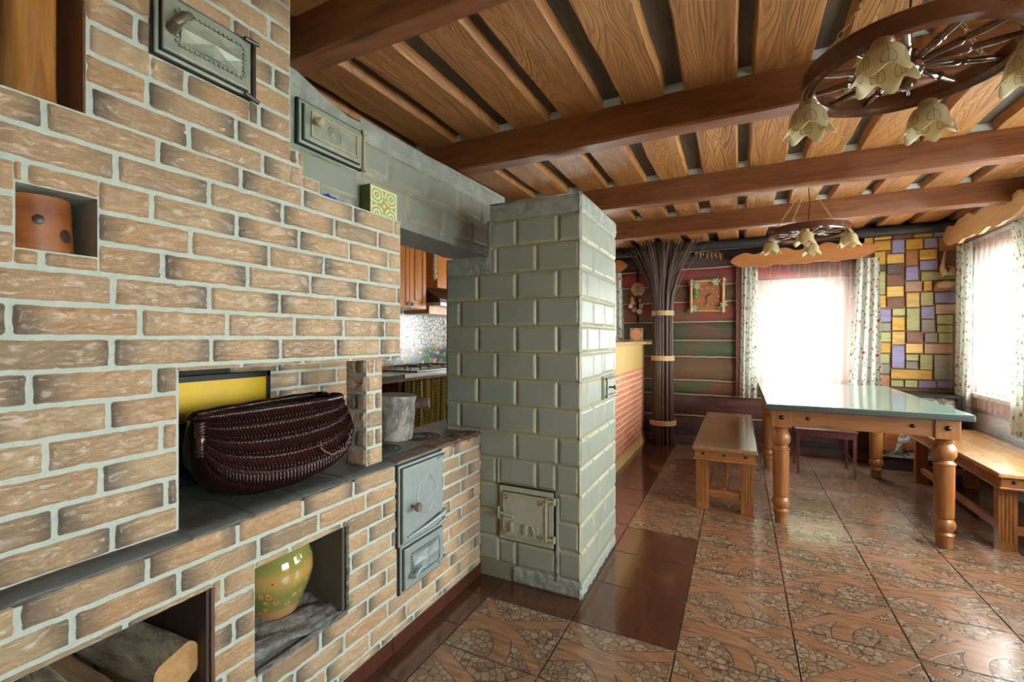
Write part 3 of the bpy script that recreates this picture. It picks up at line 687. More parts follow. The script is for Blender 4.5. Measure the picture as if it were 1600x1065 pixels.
obj('slide_vent',MB().box(-.985,-.83,PY0-.036,PY0-.029,.262,.298).box(-.968,-.955,PY0-.048,PY0-.03,.258,.306).box(-.90,-.885,PY0-.046,PY0-.03,.256,.302).tube([(-.845,PY0-.04,.252),(-.848,PY0-.048,.285),(-.858,PY0-.04,.30)],.004,8),M['cream_iron'],pd,bevel=.001)
for z in (.25,.425): obj('hinge',MB().tube([(-.757,PY0-.02,z-.015),(-.757,PY0-.02,z+.015)],.008,10).tube([(-.757,PY0-.025,z),(-.79,PY0-.032,z)],.006,8),M['ochre_iron'],pil,smooth=True)
M['damper']=plain('dark_bronze',(.20,.18,.13),.35,.5)
dv=obj('damper_door',MB().box(PX1-.004,PX1+.014,2.315,2.54,.853,.972),M['block'],pil,bevel=.003)
obj('damper_frame',MB().tube([(PX1+.028,2.325,.862),(PX1+.028,2.325,.965)],.006,8).tube([(PX1+.026,2.325,.96),(PX1+.03,2.53,.962)],.006,8).tube([(PX1+.026,2.325,.868),(PX1+.03,2.53,.866)],.006,8),M['damper'],dv,smooth=True)
obj('door_knob',MB().lathe([(.005,0),(.005,.02),(.012,.026),(.012,.034),(.001,.036)],(PX1+.014,2.43,.91),12,Matrix.Rotation(PI/2,3,'Y')),plain('dark_knob',(.12,.11,.09),.35,.5),dv,smooth=True)

flue=thing('tiled_flue_wall',(-1.49,1.9,1.66),'grey-green block flue wall bridging from brick stove to pillar above the kitchen opening','flue wall')
LX=-1.36
obj('flue_core',MB().prism([(.85,1.668),(2.62,1.668),(2.62,2.085),(1.9,2.065),(1.30,2.033),(1.20,2.05),(1.06,2.092),(.85,2.15)],lambda u,v,t:(t,u,v),-1.61,LX),M['plaster'],flue)
fb=MB()
blocks(fb,(LX-.001,0,0),(0,1,0),(1,0,0),1.36,2.60,[(1.845,1.975)],.262,1.519-.262,[],J=.008,ch=.014,T=.012)
blocks(fb,(LX-.001,0,0),(0,1,0),(1,0,0),1.055,2.60,[(1.708,1.837)],.282,1.352-.282,[],J=.008,ch=.014,T=.012)
obj('glazed_blocks',fb,M['block'],flue)
r2=MB(); rough(r2,(LX,0,0),(0,1,0),(1,0,0),1.36,2.60,1.985,2.06,.006,8)
obj('rough_plaster',r2,M['plaster'],flue,smooth=2)
fdr=cast_door('flue_door',flue,LX+.008,1.063,1.35,1.842,1.99,M['piron'],frame=.014)
mo=MB()
for (a,c,e,f) in ((1.10,1.315,1.952,1.958),(1.10,1.315,1.872,1.878),(1.10,1.106,1.872,1.958),(1.309,1.315,1.872,1.958)): mo.box(LX+.028,LX+.036,a,c,e,f)
obj('leaf_moulding',mo,M['ochre_iron'],fdr,bevel=.001)
mo=MB()
for r_ in (.014,.022,.030): mo.tube([(LX+.031,1.205+r_*math.cos(2*PI*k/28),1.915+r_*math.sin(2*PI*k/28)) for k in range(28)],.0022,6,closed=True)
obj('round_relief',mo,M['piron'],fdr,smooth=True)
obj('door_knob',MB().lathe([(.006,0),(.006,.018),(.016,.022),(.017,.032),(.010,.04),(.001,.041)],(LX+.03,1.115,1.922),16,Matrix.Rotation(PI/2,3,'Y')),M['ochre_iron'],fdr,smooth=True)
obj('hinge_rod',MB().tube([(LX+.022,1.358,1.835),(LX+.022,1.358,1.995)],.006,8).tube([(LX+.022,1.358,1.835),(LX+.022,1.358,1.85)],.011,10).tube([(LX+.022,1.358,1.98),(LX+.022,1.358,1.998)],.011,10),M['ochre_iron'],flue,smooth=True)

# ================================================================ THINGS ON THE STOVE
# wicker basket
bs=thing('wicker_basket',(-1.375,.955,.703),'glossy dark brown boat-shaped wicker basket on the slate ledge of the stove niche','basket')
m,nt,b=newmat('dark_wicker'); n=noi(nt,ocoord(nt),90,3)
setc(nt,b,mix(nt,n,(.014,.005,.004),(.06,.017,.012))); b.inputs['Roughness'].default_value=.2; b.inputs['Coat Weight'].default_value=.4; M['wicker']=m
M['strapb']=plain('brown_twig',(.16,.09,.06),.4)
def bask(u,v,out=0.0):
    # poles at both rim ends, v runs from the front rim round under the belly to the back rim
    L=.235; t=-1+2*u; s=max(0,math.cos(t*PI/2))
    ph=PI*v; sp=max(0,math.sin(ph)); en=min(1,s*2.5)
    w_=sp**.7; rib=abs(math.sin(PI*5.5*w_)); strand=math.sin(u*PI*2*66+(PI if int(w_*5.5)%2 else 0)+math.sin(ph)*3)
    rb=(.015*rib+.0058*strand*(.3+.7*rib))*en+out*en
    D=.245*(s**.48); Wr=(.035+.075*u)*(s**.4); Wb=(.085+.02*u)*(s**.55)
    cp=math.cos(ph)
    x=Wr*cp+Wb*math.sin(2*ph)*.85+rb*cp*1.2
    z=-D*(sp**.7)-rb*sp
    y=L*math.sin(t*PI/2)+(.045*sp*max(0,t)**2)+.0
    z=max(z,-.247-.012*u)
    return Vector((-1.345+x, .962+y, .952+.012*u+z))
bm_=MB().grid(700,190,lambda u,v:bask(.003+.994*u,v))
obj('woven_body',bm_,M['wicker'],bs,smooth=2)
obj('inner_lining',MB().grid(60,30,lambda u,v:bask(.01+.98*u,v,-.012)),plain('dark_lining',(.03,.012,.01),.6),bs,smooth=2)
rm=MB(); rp=[bask(.003+.994*k/60,0) for k in range(61)]+[bask(.003+.994*k/60,1) for k in range(59,0,-1)]
def rope(mb,pts,r,tw=60,amp=.35,n=10,closed=True):
    N=len(pts)*4; P=[]
    for i in range(N):
        f=i/4; a=pts[int(f)%len(pts)]; c=pts[(int(f)+1)%len(pts)]; P.append(a.lerp(c,f-int(f)))
    mb.tube(P,[r*(1+amp*math.sin(i*2.1)) for i in range(N)],n,closed=closed)
rope(rm,rp,.0085); obj('rim',rm,M['wicker'],bs,smooth=2)
hm_=MB(); hp=[]
for k in range(25):
    a=PI*k/24; q=bask(.66+.10*math.cos(a),.10); hp.append(q+Vector((.030+.006*math.sin(a),0,-.055*math.sin(a))))
hm_.tube(hp,.003,8); obj('twig_handle',hm_,M['strapb'],bs,smooth=2)
wr=MB(); q0=bask(.035,.02)
rope(wr,[q0+Vector((.012,.0,.004-.012*k)) for k in range(9)],.012,closed=False); obj('wrapped_end',wr,M['wicker'],bs,smooth=2)
# yellow board in a dark frame leaning at the back
yb=thing('yellow_board',(-1.60,.87,.705),'yellow painted board in a dark frame behind the basket in the stove niche','board')
obj('panel',bx(-1.598,-1.585,.60,1.112,.90,1.03),plain('yellow_paint',(.92,.52,.012),.5,var=.22,sc=7),yb)
obj('frame',MB().box(-1.600,-1.580,1.112,1.128,.706,1.05).box(-1.600,-1.580,.60,1.128,1.03,1.05).box(-1.600,-1.583,.60,1.112,.706,.90),M['black'],yb,bevel=.002)  # last box: added black sheet standing in for the darkness below the panel
# log on the hob with a cut branch
def log_mb(p0,p1,r0,r1,seed,n=40,m_=24,rough=.06,flat=None):
    mb=MB(); p0,p1=Vector(p0),Vector(p1); d=(p1-p0).normalized(); up=Vector((0,0,1)) if abs(d.z)<.8 else Vector((1,0,0)); up=(up-d*up.dot(d)).normalized(); sd=d.cross(up)
    vs=[];at=[]
    for i in range(m_+1):
        t=i/m_; c=p0.lerp(p1,t); r=r0+(r1-r0)*t
        for k in range(n):
            th=2*PI*k/n; rr=r*(1+rough*(noise.noise((math.cos(th)*2+seed,math.sin(th)*2,t*2.2))+.5*noise.noise((math.cos(th)*7,math.sin(th)*7+seed,t*6))))
            x,y=math.cos(th)*rr,math.sin(th)*rr
            if flat is not None:
                for (fa,fd) in flat:
                    q=x*math.cos(fa)+y*math.sin(fa)
                    if q>fd*r: x-=(q-fd*r)*math.cos(fa); y-=(q-fd*r)*math.sin(fa)
            vs.append(c+up*x+sd*y); at.append((k/n,t,0))
    mb.add(vs,[(i*n+k,i*n+(k+1)%n,(i+1)*n+(k+1)%n,(i+1)*n+k) for i in range(m_) for k in range(n)],at)
    return mb,(vs[:n],vs[-n:])
def cap_mb(ring,off=0):
    c=sum((Vector(v) for v in ring),Vector((0,0,0)))/len(ring); mb=MB(); n=len(ring)
    return mb.add([c]+list(ring),[(0,1+i,1+(i+1)%n) for i in range(n)])
def barkmat(name,c1,c2,sc=(8,8,30),t=.5,bm=.8):
    m,nt,b=newmat(name); n=noi(nt,ocoord(nt,sc),1.8,8,.75,.35)
    setc(nt,b,mix(nt,sstep(nt,n,t-.15,t+.15),c1,c2)); b.inputs['Roughness'].default_value=.65; bump(nt,b,n,bm,.012); return m
lg_=thing('log_section',(-1.43,1.65,.704),'short grey-barked log with a cut branch stub standing upright on the hob','log')
M['greybark']=barkmat('grey_bark',(.13,.11,.085),(.50,.46,.39),(9,9,6))
LC=(-1.445,1.665)
mb,(r0_,r1_)=log_mb((LC[0],LC[1],.7045),(LC[0]+.01,LC[1]+.006,.908),.078,.086,3,rough=.05)
obj('bark',mb,M['greybark'],lg_,smooth=2)
M['cut_old']=endgrain('old_cut_wood',(.16,.10,.06),(.30,.21,.13))
obj('top_cut',cap_mb(r1_),M['cut_old'],lg_)
mb,(a_,c_)=log_mb((LC[0]+.05,LC[1]+.04,.862),(LC[0]+.128,LC[1]+.09,.868),.026,.024,8,20,8,.04)
st_=obj('branch_stub',mb,barkmat('brown_bark',(.08,.04,.03),(.20,.12,.09)),lg_,smooth=2)
obj('branch_cut',cap_mb(c_),endgrain('pale_cut',(.50,.42,.30),(.62,.55,.42)),st_)
# wooden column in the tall niche
wc=thing('wooden_post',(-1.30,.386,1.638),'smooth orange-brown peeled trunk standing in the dark upper left niche','post')
m_w=wood('peeled_wood',(.22,.075,.015),(.50,.22,.05),'z',.35,1,.15,.3,coat=.3)
mb,(a_,c_)=log_mb((-1.30,.389,1.6385),(-1.30,.386,2.27),.043,.045,5,36,30,.10)
obj('trunk',mb,m_w,wc,smooth=2); obj('cut_end',cap_mb(c_),m_w,wc)
# wood block in the square niche
wb=thing('wood_block',(-1.29,.400,1.3425),'round orange-brown wood block with two dark knots in the small square niche','wood block')
mb,(a_,c_)=log_mb((-1.29,.398,1.343),(-1.29,.394,1.455),.0575,.055,9,40,12,.015)
m_k=wood('reddish_block_wood',(.19,.045,.01),(.40,.13,.03),'y',.4,.6,.1,0)
obj('block',mb,m_k,wb,smooth=2); obj('cut_end',cap_mb(c_),M['cut_old'],wb)
for (yy,zz,ry,rz) in ((.385,1.405,.009,.010),(.428,1.380,.012,.014)):
    dx=math.sqrt(.0568**2-(yy-.397)**2)
    kb=MB().lathe([(.001,.0012),(.7,.0010),(1,0)],(0,0,0),20,cap=False)
    mt=Matrix.Translation((-1.29+dx,yy,zz))@Matrix.Rotation(math.atan2(yy-.397,dx),4,'Z')@Matrix.Rotation(PI/2,4,'Y')@Matrix.Diagonal((rz,ry,1,1))
    kb.v=[tuple(mt@Vector(v)) for v in kb.v]
    obj('knot',kb,plain('dark_knot',(.05,.02,.015),.4),wb,smooth=2)
# green jug
jg=thing('clay_jug',(-1.33,.955,.315),'green glazed pot-bellied clay jug with orange spots on the sill of the lower niche','jug')
m,nt,b=newmat('green_glaze'); oc=ocoord(nt); z_=nd(nt,'ShaderNodeSeparateXYZ',{0:oc}).outputs[2]
n=noi(nt,oc,9,3); sp=nd(nt,'ShaderNodeTexVoronoi',{'Vector':oc,'Scale':40.0}).outputs[0]
spc=nd(nt,'ShaderNodeSeparateColor',{0:nd(nt,'ShaderNodeTexVoronoi',{'Vector':oc,'Scale':40.0}).outputs[1]}).outputs[0]
c=mix(nt,sstep(nt,mth(nt,'ADD',z_,mth(nt,'MULTIPLY',n,.06)),.115,.16),(.23,.225,.055),(.50,.31,.09)); c=mix(nt,sstep(nt,mth(nt,'ADD',z_,mth(nt,'MULTIPLY',n,.06)),.165,.20),c,(.27,.26,.06))
c=mix(nt,mth(nt,'MULTIPLY',sstep(nt,sp,.36,.27),mth(nt,'GREATER_THAN',spc,.35)),c,(.68,.30,.07))
c=mix(nt,mth(nt,'MULTIPLY',sstep(nt,sp,.20,.12),mth(nt,'GREATER_THAN',spc,.35)),c,(.45,.09,.03))
c=mix(nt,sstep(nt,mth(nt,'ADD',z_,mth(nt,'MULTIPLY',n,.012)),.043,.040),c,(.45,.24,.10))
setc(nt,b,c); b.inputs['Roughness'].default_value=.1; b.inputs['Coat Weight'].default_value=.6
JC=(-1.315,.955,.300); GS=1.10
prof=[(.048,0),(.055,.002),(.062,.02),(.074,.045),(.092,.085),(.100,.12),(.098,.15),(.086,.182),(.066,.203),(.047,.214),(.043,.222),(.047,.229),(.043,.230),(.039,.222)]
obj('body',MB().lathe([(a*GS,b_*1.16) for a,b_ in prof],JC,48,cap=True),m,jg,smooth=2)
obj('handle',MB().tube([(JC[0]+.01,JC[1]+.093,JC[2]+.205),(JC[0]+.014,JC[1]+.100,JC[2]+.235),(JC[0]+.012,JC[1]+.085,JC[2]+.258),(JC[0]+.0,JC[1]+.045,JC[2]+.262)],[.009,.008,.008,.009],10,sq=1.3),m,jg,smooth=2)
# firewood
M['bark']=barkmat('firewood_bark',(.14,.09,.055),(.60,.52,.38),(3,10,10),.46)
M['split']=wood('split_wood',(.30,.17,.085),(.60,.38,.21),'x',.7,1.2,.7,.2)
M['cut']=endgrain('fresh_cut_wood',(.36,.16,.055),(.66,.38,.16))
def fire(name,loc,lab,p0,p1,r0,r1,seed,flat=None,surf=None):
    t=thing(name,loc,lab,'firewood','firewood in the lower left niche')
    mb,(a_,c_)=log_mb(p0,p1,r0,r1,seed,36,20,.09,flat)
    obj('bark',mb,surf or M['bark'],t,smooth=(2 if flat is None else True)); obj('cut_end',cap_mb(c_),M['cut'],t); obj('cut_end',cap_mb(a_),M['cut'],t)
    return t
fire('firewood_log',(-1.3,.61,.34),'thick barked firewood log with pale orange cut face at the top right of the pile',(-1.52,.588,.392),(-1.19,.612,.392),.054,.052,2,[(0.3,.75)])
fire('firewood_log',(-1.3,.47,.4),'split firewood billet with a bare wood face lying in the middle of the pile',(-1.53,.486,.352),(-1.20,.486,.352),.050,.050,4,[(PI*.05,.25),(PI*1.2,.5)],M['split'])
fire('firewood_log',(-1.3,.38,.4),'mossy barked firewood log at the left of the pile just under the brick edge',(-1.52,.385,.425),(-1.205,.385,.42),.060,.060,6)
fire('firewood_log',(-1.3,.60,.25),'split billet below the thick log, against the right side of the niche',(-1.53,.612,.292),(-1.19,.612,.292),.040,.040,8,[(0,.4),(PI*.6,.5)],M['split'])
fire('firewood_log',(-1.3,.50,.2),'barked firewood log in the second layer of the pile under the split billet',(-1.53,.49,.255),(-1.2,.49,.255),.05,.05,10)
fire('firewood_log',(-1.3,.36,.3),'barked firewood log in the second layer of the pile at the left',(-1.53,.375,.305),(-1.2,.375,.305),.052,.052,12)
fire('firewood_log',(-1.3,.60,.12),'barked firewood log on the niche floor at the right',(-1.53,.595,.172),(-1.2,.595,.172),.058,.058,14)
fire('firewood_log',(-1.3,.45,.12),'barked firewood log on the niche floor in the middle',(-1.53,.45,.135),(-1.2,.45,.135),.068,.066,16)
fire('firewood_log',(-1.3,.28,.2),'barked firewood log at the far left of the pile',(-1.53,.272,.42),(-1.2,.272,.42),.046,.046,18)
# tile with green ornament on the stove shelf, blue cloth
tb=thing('ornamental_tile',(-1.33,1.43,1.638),'square tile with green and orange ornament and green sides on top of the stove wall','tile')
obj('tile_body',bx(-1.352,-1.300,1.352,1.510,1.638,1.782),plain('olive_green_side',(.10,.13,.03),.5),tb,bevel=.002)
m,nt,b=newmat('ornament_face'); u,v_,r=attr(nt)
x_=mth(nt,'ABSOLUTE',mth(nt,'SUBTRACT',u,.5)); y_=mth(nt,'ABSOLUTE',mth(nt,'SUBTRACT',v_,.5))
rad=mth(nt,'SQRT',mth(nt,'ADD',mth(nt,'MULTIPLY',x_,x_),mth(nt,'MULTIPLY',y_,y_))); dia=mth(nt,'ADD',x_,y_); cor=mth(nt,'SQRT',mth(nt,'ADD',mth(nt,'POWER',mth(nt,'SUBTRACT',x_,.27),2.0),mth(nt,'POWER',mth(nt,'SUBTRACT',y_,.27),2.0)))
c=mix(nt,mth(nt,'LESS_THAN',mth(nt,'ABSOLUTE',mth(nt,'SUBTRACT',mth(nt,'FRACT',mth(nt,'MULTIPLY',cor,9.0)),.5)),.22),(.80,.68,.42),(.26,.42,.10))
c=mix(nt,mth(nt,'LESS_THAN',mth(nt,'ABSOLUTE',mth(nt,'SUBTRACT',rad,.22)),.02),c,(.30,.50,.14))
c=mix(nt,mth(nt,'LESS_THAN',dia,.13),c,(.75,.28,.08)); c=mix(nt,mth(nt,'LESS_THAN',dia,.06),c,(.82,.72,.45))
c=mix(nt,mth(nt,'GREATER_THAN',mth(nt,'MAXIMUM',x_,y_),.44),c,(.82,.66,.36)); setc(nt,b,c); b.inputs['Roughness'].default_value=.35
obj('ornament_face',MB().add([(-1.2995,1.354,1.640),(-1.2995,1.508,1.640),(-1.2995,1.508,1.780),(-1.2995,1.354,1.780)],[(0,1,2,3)],[(0,0,0),(1,0,0),(1,1,0),(0,1,0)]),m,tb)
cl=MB().grid(30,14,lambda u,v:(-1.345+.07*v,1.10+.16*u,1.648+.022*math.sin(PI*v)*abs(fbm((u*5,v*3,1)))+.02*math.exp(-((u-.4)/.3)**2)*math.sin(PI*v)))
tag(obj('blue_cloth',cl,plain('blue_fabric',(.02,.05,.38),.7,var=.4),smooth=True,org=(-1.31,1.18,1.645),solid=.004),'crumpled blue cloth lying on the stove top beside the ornamental tile','cloth')

# ================================================================ KITCHEN behind the stove
kc=thing('wall_cabinet',(-3.18,3.5,1.48),'orange-brown wall cabinet with two framed doors above the mosaic splashback','cabinet')
obj('carcass',bx(-3.36,-3.02,3.12,3.95,1.48,2.19),M['cab'],kc,bevel=.003)
for y0,y1 in ((3.13,3.40),(3.405,3.672),(3.678,3.945)):
    d=MB(); d.box(-3.02,-3.0,y0,y1,1.485,2.185)
    dr=obj('door',frame_mb('y',-3.02,y0,y1,1.485,2.185,.055,.022),M['cab'],kc,bevel=.003)
    obj('door_panel',bx(-3.018,-3.006,y0+.055,y1-.055,1.54,2.13),M['cab'],dr,bevel=.002)
    obj('raised_field',bx(-3.006,-2.996,y0+.08,y1-.08,1.565,2.105),M['cab'],dr,bevel=.006)
    hy=y1-.035 if y0<3.6 else y0+.035
    obj('handle',MB().tube([(-2.99,hy-.02,1.515),(-2.975,hy,1.512),(-2.99,hy+.02,1.515)],.006,8).tube([(-3.0,hy,1.525),(-2.975,hy,1.525)],.009,8),M['brass'] if 0 else M['iron'],dr,smooth=True)
hd_=thing('range_hood',(-3.15,4.4,1.5),'dark range hood with pale metal edge and wooden panels beside the wall cabinet','range hood')
obj('hood_body',MB().prism([(-3.36,1.56),(-2.86,1.56),(-2.86,1.60),(-3.10,1.74),(-3.36,1.74)],lambda u,v,t:(u,t,v),4.0,4.9),plain('dark_hood',(.05,.02,.012),.4),hd_,bevel=.003)
obj('metal_edge',bx(-3.36,-2.85,4.0,4.9,1.525,1.56),plain('pale_metal',(.45,.5,.48),.3,.5),hd_,bevel=.002)
obj('wood_panel',bx(-3.36,-3.0,4.15,4.9,1.74,2.19),M['cab'],hd_,bevel=.003)
obj('lower_rail',bx(-3.36,-3.0,4.0,4.9,1.44,1.525),M['cab'],hd_,bevel=.003)
# dried ornament hanging between
go=MB()
for k in range(5): go.lathe([(.002,-.05),(.025,-.03),(.03,0),(.02,.03),(.002,.045)],(-2.98,4.07,1.86+.06*k),12)
tag(obj('hanging_ornament',go,plain('tan_husk',(.50,.35,.18),.7,var=.4),smooth=2,org=(-2.98,4.07,1.86)),'tan dried bundle hanging on the dark gap beside the wall cabinet','ornament')
# mosaic splashback
m,nt,b=newmat('mosaic'); oc=ocoord(nt); vd=nd(nt,'ShaderNodeTexVoronoi',{'Vector':oc,'Scale':19.0},feature='DISTANCE_TO_EDGE').outputs[0]
vc=nd(nt,'ShaderNodeTexVoronoi',{'Vector':oc,'Scale':19.0}).outputs[1]; sc3=nd(nt,'ShaderNodeSeparateColor',{0:vc})
yy=nd(nt,'ShaderNodeSeparateXYZ',{0:oc}).outputs[1]; zz=nd(nt,'ShaderNodeSeparateXYZ',{0:oc}).outputs[2]
colr=ramp(nt,sc3.outputs[0],[(0,(.12,.16,.30)),(.2,(.10,.28,.10)),(.4,(.60,.25,.12)),(.6,(.70,.50,.38)),(.75,(.25,.38,.28)),(.9,(.75,.78,.74))],'CONSTANT')
wht=ramp(nt,sc3.outputs[1],[(0,(.80,.80,.74)),(.4,(.78,.66,.56)),(.6,(.66,.72,.74)),(.8,(.85,.85,.80))],'CONSTANT')
f_=mth(nt,'MULTIPLY',sstep(nt,mth(nt,'ADD',yy,mth(nt,'MULTIPLY',noi(nt,oc,4,2),.5)),3.85,4.2),sstep(nt,zz,1.02,1.12))
c=mix(nt,f_,colr,wht); c=mix(nt,sstep(nt,vd,.035,.07),(.10,.11,.10),c); setc(nt,b,c); b.inputs['Roughness'].default_value=.2
struct('trim_6', bx(-3.36,-3.345,2.9,5.4,.88,1.50), m)
kb_=thing('kitchen_counter',(-3.1,4.0,0),'kitchen counter with light metal edge below the mosaic splashback','kitchen counter')
obj('worktop',bx(-3.35,-2.80,2.6,5.0,.80,.835),plain('dark_worktop',(.12,.12,.11),.25),kb_,bevel=.003)
obj('metal_edge',bx(-2.80,-2.79,3.35,5.0,.80,.838),plain('steel_edge',(.60,.63,.62),.25,.7,var=.05,bmp=0),kb_)
obj('rail',bx(-3.3,-2.84,2.6,5.0,.765,.80),wood('rail_wood',(.25,.09,.04),(.42,.18,.08),'y',.4),kb_)
obj('side_panel',bx(-3.34,-2.84,4.25,4.30,0,.765),M['black'],kb_); obj('side_panel',bx(-3.34,-2.84,3.32,3.36,0,.765),M['cab_dark'],kb_)
ck=thing('gas_hob',(-3.1,3.95,.836),'steel gas hob with black pan grates on the kitchen counter','hob')
obj('hob_tray',bx(-3.30,-2.86,3.62,4.45,.836,.850),plain('steel_tray',(.5,.52,.5),.25,.7,bmp=0),ck,bevel=.004)
for gy in (3.82,4.22):
    for gx in (-3.18,-2.98):
        gm=MB()
        for k in range(4):
            t=k*PI/2+PI/4; gm.tube([(gx+.09*math.cos(t),gy+.17*math.sin(t)*.6,.852),(gx+.09*math.cos(t),gy+.1*math.sin(t),.885),(gx+.02*math.cos(t),gy+.02*math.sin(t),.885)],.005,6)
        gm.box(gx-.085,gx+.085,gy-.095,gy-.085,.878,.888).box(gx-.085,gx+.085,gy+.085,gy+.095,.878,.888)
        obj('pan_grate',gm,M['black'],ck)
m,nt,b=newmat('striped_fabric'); u,v_,r=attr(nt)
q=mth(nt,'FRACT',mth(nt,'MULTIPLY',u,7.0))
c=ramp(nt,q,[(0,(.30,.28,.01)),(.25,(.42,.38,.02)),(.36,(.02,.05,.04)),(.46,(.50,.48,.35)),(.5,(.03,.04,.12)),(.62,(.28,.14,.02)),(.75,(.42,.40,.03)),(.88,(.02,.07,.05)),(.95,(.50,.50,.40))],'CONSTANT')
c=mix(nt,mth(nt,'LESS_THAN',mth(nt,'FRACT',mth(nt,'MULTIPLY',v_,22.0)),.12),c,(.5,.48,.15)); setc(nt,b,c); b.inputs['Roughness'].default_value=.8
tag(obj('striped_curtain',MB().grid(160,10,lambda u,v:(-2.83+.018*math.sin(u*44+v*1.2)+.008*math.sin(u*97),3.37+.86*u,.03+.73*v)),m,smooth=2,org=(-2.83,3.8,.03),solid=.002),'yellow, green and blue striped curtain hanging under the kitchen counter','curtain')

# ================================================================ BAR COUNTER
bc=thing('bar_counter',(-1.05,4.2,0),'brick-fronted bar counter with yellow plaster band and pale wooden top behind the grey pillar','bar counter')
CX=-.985
obj('core',bx(-1.30,CX,2.75,5.36,0,1.105),M['redmortar'],bc)
rb=MB(); bricks(rb,(CX-.001,0,0),UY,NX,2.75,5.36,  .075,.845,[],.0565,.075,.19,3.9,T=.008,J=.009,cell=.03,seed=21,amp=0,jit=.012)
obj('brick_facing',rb,M['redbrick'],bc)
m,nt,b=newmat('yellow_rough_plaster'); oc=ocoord(nt,(1,1,.45)); n=noi(nt,oc,38,6,.7,1)
setc(nt,b,mix(nt,n,(.55,.33,.09),(.80,.56,.22))); b.inputs['Roughness'].default_value=.4; bump(nt,b,n,.9,.012); M['yplaster']=m
yp=MB().grid(160,16,lambda u,v:(CX+.004+(.004*fbm((u*60,v*9,0)) if 0<v<1 else 0),2.75+2.62*u,.845+.255*v)); obj('plaster_band',yp,M['yplaster'],bc,smooth=2)
yp=MB().grid(160,6,lambda u,v:(CX+.022*(1-v)+.006*fbm((u*60,v*6,5)),2.75+2.62*u,.0+(.085+.02*noise.noise((u*30,0,0)))*v)); obj('plaster_foot',yp,M['yplaster'],bc,smooth=2)
obj('counter_top',MB().box(-1.36,CX+.05,2.75,5.42,1.106,1.14).box(-1.2,CX+.112,5.25,5.43,1.1065,1.1395),wood('counter_top_wood',(.52,.30,.10),(.74,.50,.22),'y',.25,1,.1,.2,coat=.4),bc,bevel=.005)
cd=thing('floral_tile',(-1.03,5.2,1.141),'small orange tile with green corner flowers standing on the end of the bar counter','tile')
obj('tile_body',bx(-1.105,-.965,5.195,5.21,1.1415,1.29),plain('tile_edge',(.35,.33,.18),.4),cd,bevel=.002)
m,nt,b=newmat('floral_face'); u,v_,r=attr(nt); x_=mth(nt,'ABSOLUTE',mth(nt,'SUBTRACT',u,.5)); y_=mth(nt,'ABSOLUTE',mth(nt,'SUBTRACT',v_,.5))
n=noi(nt,ocoord(nt),55,3); s_=mth(nt,'ADD',mth(nt,'ADD',x_,y_),mth(nt,'MULTIPLY',mth(nt,'SUBTRACT',n,.5),.35))
c=mix(nt,sstep(nt,n,.45,.55),(.75,.24,.08),(.80,.36,.22)); c=mix(nt,mth(nt,'GREATER_THAN',s_,.62),c,(.28,.27,.17)); setc(nt,b,c); b.inputs['Roughness'].default_value=.35
obj('flower_face',MB().add([(-1.10,5.194,1.146),(-.97,5.194,1.146),(-.97,5.194,1.286),(-1.10,5.194,1.286)],[(0,1,2,3)],[(0,0,0),(1,0,0),(1,1,0),(0,1,0)]),m,cd)

# ================================================================ TWIG COLUMN
tw=thing('twig_column',(-.76,5.33,0),'tall column of bound dark twigs fanning out under the ceiling beside the bar counter','twig bundle')
tm=MB(); rn=random.Random(5)
for k in range(270):
    an=rn.uniform(0,2*PI); rr=.105*math.sqrt(rn.uniform(.25,1)); cx_,cy_=-.765,5.30
    c_,s_=math.cos(an),math.sin(an); fl=rn.uniform(.35,1.0)*(1 if rn.random()<.42 else .06); j=rn.uniform(-.3,.3)
    P=[]
    for z in (0.0,.3,.7,1.1,1.45,1.65,1.85,2.02,2.17,2.25):
        f=max(0,(z-1.5)/.75); e=fl*(f**1.8)*.42
        base=rr*(1.12-.10*min(z,1.2)) if z<1.5 else rr
        P.append((cx_+c_*base+ (c_+j*.5)*e+.004*noise.noise((k,z*3,0)), min(5.49,cy_+s_*base+s_*e*.45+.004*noise.noise((k,z*3,7))), min(z,2.235)))
    tm.tube(P,[.0055*rn.uniform(.7,1.3)]*6+[.0045,.0038,.003,.002],5,a=(0,0,rn.random()))
m,nt,b=newmat('twig_bark'); _,_,z=attr(nt); n=noi(nt,ocoord(nt,(30,30,3)),1.5,4)
setc(nt,b,mix(nt,mth(nt,'ADD',mth(nt,'MULTIPLY',z,.8),mth(nt,'MULTIPLY',n,.3)),(.02,.011,.010),(.20,.11,.07))); b.inputs['Roughness'].default_value=.3
o_=obj('twigs',tm,m,tw,smooth=2); tag(o_,kind='stuff')
M['strap']=plain('tan_strap',(.55,.36,.17),.6,var=.12)
for z,r_ in ((1.452,.116),(.955,.122),(.245,.138)):
    s_=MB()
    for dz in (-.018,.0,.018): s_.ring([(r_-.004,z+dz-.009),(r_-.004,z+dz+.009),(r_+.003,z+dz+.009),(r_+.003+.001*dz,z+dz-.009)],(-.765,5.30,0),40)
    obj('strap',s_,M['strap'],tw,smooth=True)

